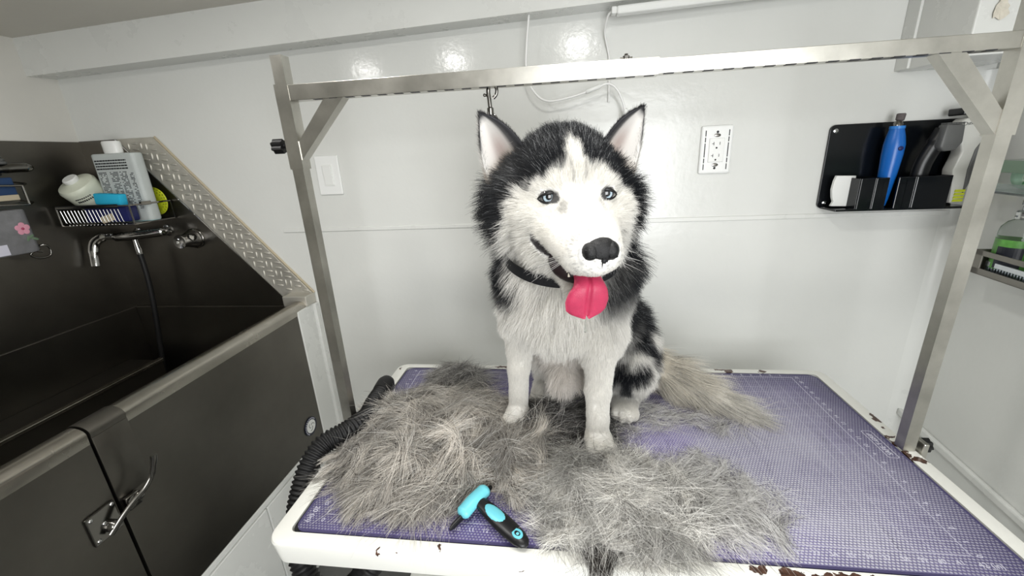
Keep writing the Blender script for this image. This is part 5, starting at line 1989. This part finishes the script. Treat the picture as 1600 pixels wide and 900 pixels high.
# collar: tilted band round the neck
cc = np.array([0.511, 0.338, 0.424])
cn = unit(np.array([0.06, 0.30, 1.0]) * np.array([1, -1, 1]))
e1 = unit(np.cross(cn, np.array([0, 1.0, 0])))
e2 = np.cross(cn, e1)
b = bmesh.new()
rows = []
for i in range(64):
    a = 2 * PI * i / 64
    dirv = e1 * math.cos(a) + e2 * math.sin(a)
    rr = 0.117
    c = cc + dirv * rr * (1.0 if dirv[1] < 0 else 0.96)
    rows.append([b.verts.new(Vector(c + cn * h_ + dirv * o2)) for h_, o2 in ((-0.011, 0), (0.011, 0), (0.011, 0.003), (-0.011, 0.003))])
for i in range(64):
    A, B = rows[i], rows[(i + 1) % 64]
    for k in range(4):
        b.faces.new((A[k], A[(k + 1) % 4], B[(k + 1) % 4], B[k]))
bmesh.ops.recalc_face_normals(b, faces=b.faces[:])
m_ = MB()
m_._add(b)
m_.build('collar', mat('black_collar', (17, 18, 22), 0.5, bump=0.3, bscale=600), dog, smooth=40)

# whiskers
wp, wr_, wc_ = [], [], []
r = np.random.default_rng(5)
for sx in (-1, 1):
    for i in range(14):
        s = np.array([sx * (0.030 + 0.008 * r.random()), 0.060 + 0.035 * r.random(), -0.070 - 0.020 * r.random()])
        dd = unit(np.array([sx * 1.0, -0.15 + 0.3 * r.random(), -0.55 + 0.7 * r.random()]))
        L_ = 0.03 + 0.04 * r.random()
        wp.append([hw(s + dd * L_ * t + np.array([0, -0.006, -0.010]) * t * t) for t in (0, 0.3, 0.6, 1.0)])
        wr_.append([0.00028, 0.00022, 0.00016, 0.00008])
        wc_.append([0.75, 0.74, 0.72] if r.random() < 0.6 else [0.05, 0.05, 0.05])
tag(strands('whiskers', np.array(wp), np.array(wr_), np.array(wc_), husky_hair, dog), kind='stuff')
# ------------------------------------------------------------------ loose shed fur
fur_hair = hair_material('shed_fur', 0.55, 0.15, 0.35)


def in_poly(P, poly):
    x, y = P[:, 0], P[:, 1]
    ins = np.zeros(len(P), bool)
    n = len(poly)
    for i in range(n):
        x0, y0 = poly[i]
        x1, y1 = poly[(i + 1) % n]
        c = ((y0 > y) != (y1 > y)) & (x < (x1 - x0) * (y - y0) / (y1 - y0 + 1e-12) + x0)
        ins ^= c
    return ins


def edge_dist(P, poly):
    d = np.full(len(P), 9.0)
    n = len(poly)
    for i in range(n):
        a, b_ = np.array(poly[i]), np.array(poly[(i + 1) % n])
        ab = b_ - a
        t = np.clip(((P - a) @ ab) / (ab @ ab), 0, 1)
        d = np.minimum(d, np.linalg.norm(P - a - t[:, None] * ab, axis=1))
    return d


def fur_pile(name, label, poly, height, locks, per, seed, tone=(0.68, 0.645, 0.595), length=(0.05, 0.12), base=0.0, fall=0.07, group=None, rad=0.00024, core=True, flowang=None, frizz=1.0, var=(0.30, 1.1)):
    rng = np.random.default_rng(seed)
    poly = [tuple(q) for q in poly]
    lo, hi = np.min(poly, 0), np.max(poly, 0)
    C = np.zeros((0, 2))
    while len(C) < locks:
        c = lo + (hi - lo) * rng.random((locks * 3, 2))
        c = c[in_poly(c, poly)]
        C = np.concatenate([C, c])
    C = C[:locks]
    ed = edge_dist(C, poly)

    def mound(XY, e):
        p3 = np.concatenate([XY, np.zeros((len(XY), 1))], 1)
        lump = 0.62 + 0.38 * vnoise(p3, 26, seed + 3) + 0.18 * vnoise(p3, 70, seed + 4)
        return height * np.clip(e / fall, 0, 1) ** 0.6 * np.clip(lump, 0.12, 1.3)
    top = mound(C, ed)
    K = 9
    allP, allR, allC = [], [], []
    c3 = np.concatenate([C, np.zeros((len(C), 1))], 1)
    ang = (flowang if flowang is not None else 0.0) + 2.4 * vnoise(c3, 14, seed + 9) + rng.normal(size=locks) * 0.55
    for i in range(locks):
        m_ = int(per * (0.5 + rng.random()))
        L = length[0] + (length[1] - length[0]) * rng.random()
        z0 = base + 0.002 + top[i] * (0.15 + 0.85 * rng.random() ** 0.7)
        a = ang[i]
        curl = rng.normal() * 14.0
        # guide curve of the lock
        g = np.zeros((K, 3))
        g[0] = (C[i, 0], C[i, 1], z0)
        aa = a
        rise = rng.normal() * 0.25 + 0.15
        for k in range(1, K):
            aa += curl * L / (K - 1) + rng.normal() * 0.10
            g[k] = g[k - 1] + np.array([math.cos(aa), math.sin(aa), rise]) * L / (K - 1)
            rise -= 0.12
        mid = g[K // 2].copy()
        g[:, :2] += C[i] - mid[:2]
        spread = 0.004 + 0.014 * rng.random()
        o = rng.normal(size=(m_, 3)) * np.array([spread, spread, spread * 0.5])
        ends = rng.normal(size=(m_, 3)) * np.array([1, 1, 0.6]) * spread * 1.5 * frizz
        t = np.linspace(0, 1, K)
        P = g[None] + o[:, None] * (0.6 + 0.6 * (2 * t - 1)[None, :, None] ** 2) + ends[:, None] * (t ** 2)[None, :, None]
        ph, fr = rng.random((m_, 3)) * 6.3, (3 + 5 * rng.random(m_))
        P += np.sin(fr[:, None, None] * t[None, :, None] * 2 + ph[:, None]) * 0.0022 * frizz * (0.3 + t[None, :, None])
        tn = np.array(tone) * (var[0] + var[1] * rng.random() ** 0.9)
        # inner locks are the dark undercoat ends, outer ones pale
        col = tn[None] * (0.75 + 0.5 * rng.random((m_, 1)))
        pal = rng.random(m_) < 0.14
        col[pal] = np.array([0.80, 0.79, 0.76]) * (0.7 + 0.4 * rng.random((pal.sum(), 1)))
        dk = rng.random(m_) < 0.10
        col[dk] = np.array([0.07, 0.06, 0.055])
        allP.append(P)
        allC.append(col)
        allR.append((rad * (0.7 + 0.6 * rng.random((m_, 1)))) * np.interp(t, [0, 0.15, 0.7, 1], [0.5, 1, 0.9, 0.25])[None])
    P = np.concatenate(allP)
    P[..., 2] = np.maximum(P[..., 2], base + 0.0008 + 0.0015 * rng.random(P.shape[:2]))
    cols, rads = np.concatenate(allC), np.concatenate(allR)
    # nothing lies over the deshedding brush
    ok = np.ones(len(P), bool)
    for a_, b_, w_ in BRUSH_SEGS:
        a2, b2 = np.array(a_)[:2], np.array(b_)[:2]
        ab = b2 - a2
        q = P[..., :2] - a2
        t_ = np.clip((q @ ab) / (ab @ ab), 0, 1)
        dd = np.linalg.norm(q - t_[..., None] * ab, axis=-1)
        ok &= ~(dd < w_).any(1)
    if base == 0.0:
        P, cols, rads = P[ok], cols[ok], rads[ok]
    org = (float(C[:, 0].mean()), float(C[:, 1].mean()), base)
    o = strands(name, P, rads, cols, fur_hair, None, org)
    tag(o, label, 'fur', group, 'stuff')
    if core:
        # matted undercoat inside the pile
        g = 0.008
        nx, ny = [int(v) for v in np.ceil((hi - lo) / g) + 1]
        XY = np.stack(np.meshgrid(lo[0] + g * np.arange(nx), lo[1] + g * np.arange(ny), indexing='ij'), -1).reshape(-1, 2)
        ins = in_poly(XY, poly)
        e = edge_dist(XY, poly) - 0.018
        hgt = np.where(ins & (e > 0), mound(XY, np.maximum(e, 0)) * 0.62, -0.002)
        V = np.concatenate([XY, (base + hgt)[:, None]], 1)
        keep = (ins & (e > -0.008)).reshape(nx, ny)
        Q = []
        for i in range(nx - 1):
            for j in range(ny - 1):
                if keep[i, j] and keep[i + 1, j] and keep[i, j + 1] and keep[i + 1, j + 1]:
                    Q.append([i * ny + j, (i + 1) * ny + j, (i + 1) * ny + j + 1, i * ny + j + 1])
        used = sorted({k for q in Q for k in q})
        rm = {k: i for i, k in enumerate(used)}
        if Q:
            np_mesh('matted_core', V[used], [[rm[k] for k in q] for q in Q], None, fur_core, o)
    print(name, len(P))
    return o


fur_core = mat('matted_undercoat', (128, 122, 114), 0.95, bump=1.0, bscale=160, var=0.45, vscale=45)
GRP = None
fur_pile('shed_fur_pile', 'large grey heap of shed husky fur on the left of the mat', [(0.05, 0.165), (0.02, 0.24), (0.025, 0.33), (0.05, 0.395), (0.14, 0.45), (0.24, 0.47), (0.33, 0.455), (0.365, 0.40), (0.37, 0.33), (0.43, 0.32), (0.50, 0.27), (0.49, 0.20), (0.45, 0.13), (0.38, 0.125), (0.30, 0.085), (0.23, 0.075), (0.16, 0.085), (0.10, 0.12)], 0.060, 620, 85, 101, length=(0.05, 0.12), fall=0.08)
fur_pile('shed_fur_pile', 'pale grey pile of shed fur in front of the front paws, along the front rim', [(0.49, 0.19), (0.52, 0.24), (0.60, 0.25), (0.66, 0.23), (0.72, 0.19), (0.76, 0.15), (0.78, 0.11), (0.75, 0.075), (0.70, 0.05), (0.66, 0.022), (0.56, 0.012), (0.50, 0.03), (0.46, 0.08), (0.46, 0.14)], 0.042, 300, 80, 202, tone=(0.84, 0.825, 0.79), length=(0.05, 0.12), fall=0.07, rad=0.00019, frizz=1.7)
fur_pile('shed_fur_tuft', 'upright tuft of shed fur at the far left back rim of the mat', [(0.14, 0.50), (0.15, 0.58), (0.19, 0.612), (0.235, 0.60), (0.28, 0.54), (0.27, 0.48), (0.18, 0.47)], 0.045, 60, 70, 303, tone=(0.42, 0.41, 0.39), length=(0.05, 0.09), fall=0.05)
fur_pile('shed_fur_wisps', 'thin pale wisps of shed fur on the mat beside the hind paw and tail', [(0.62, 0.34), (0.64, 0.40), (0.72, 0.43), (0.80, 0.41), (0.93, 0.36), (0.92, 0.33), (0.80, 0.34), (0.72, 0.35), (0.66, 0.325)], 0.006, 46, 26, 404, tone=(0.66, 0.65, 0.64), length=(0.03, 0.07), fall=0.03, core=False, var=(0.8, 0.5), rad=0.0002)
fur_pile('shed_fur_wisps', 'scattered pale wisps of shed fur on the worn right half of the mat', [(0.66, 0.05), (0.70, 0.22), (0.78, 0.26), (0.85, 0.20), (0.90, 0.14), (0.86, 0.06)], 0.012, 120, 34, 505, tone=(0.7, 0.69, 0.68), length=(0.03, 0.08), fall=0.03, core=False, var=(0.8, 0.5), rad=0.0002)
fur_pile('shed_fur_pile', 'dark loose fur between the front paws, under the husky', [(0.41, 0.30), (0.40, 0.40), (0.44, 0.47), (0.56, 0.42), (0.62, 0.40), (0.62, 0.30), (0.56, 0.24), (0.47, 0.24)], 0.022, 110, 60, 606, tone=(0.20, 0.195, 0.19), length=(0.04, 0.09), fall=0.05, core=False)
fur_pile('shed_fur_pile', 'grey loose fur seen on the lower shelf under the front rim', [(0.16, 0.06), (0.16, 0.20), (0.60, 0.22), (0.62, 0.06)], 0.06, 60, 40, 808, tone=(0.25, 0.24, 0.23), length=(0.05, 0.12), base=-0.545, fall=0.06, core=False)

# a dark lock of fur hanging over the front edge of the rim
lr_ = np.random.default_rng(909)
nh_ = 900
xx = 0.566 + lr_.normal(size=nh_) * 0.0055
base_ = np.array([(0.0, 0.030, 0.004), (0.0, 0.012, 0.005), (0.0, 0.000, 0.003), (0.0, -0.004, -0.010), (0.0, -0.004, -0.026), (0.001, -0.004, -0.044)])
PP = base_[None].repeat(nh_, 0)
PP[..., 0] += xx[:, None] + lr_.normal(size=(nh_, 6)) * 0.0015 + (lr_.normal(size=nh_) * 0.010)[:, None] * np.linspace(1, 0, 6)[None] ** 2
PP[..., 1] -= np.abs(lr_.normal(size=nh_))[:, None] * 0.0025
PP[..., 2] += np.abs(lr_.normal(size=nh_))[:, None] * 0.003 * np.linspace(1, 0, 6)[None]
cc_ = np.array([0.075, 0.068, 0.062])[None] * (0.4 + 1.6 * lr_.random((nh_, 1)) ** 2)
cc_[lr_.random(nh_) < 0.12] = (0.5, 0.49, 0.46)
tag(strands('shed_fur_tuft', PP, np.full((nh_, 6), 0.00024), cc_, fur_hair, None, (0.566, 0.0, 0.0)), 'narrow dark lock of fur hanging down the front rim face', 'fur', None, 'stuff')
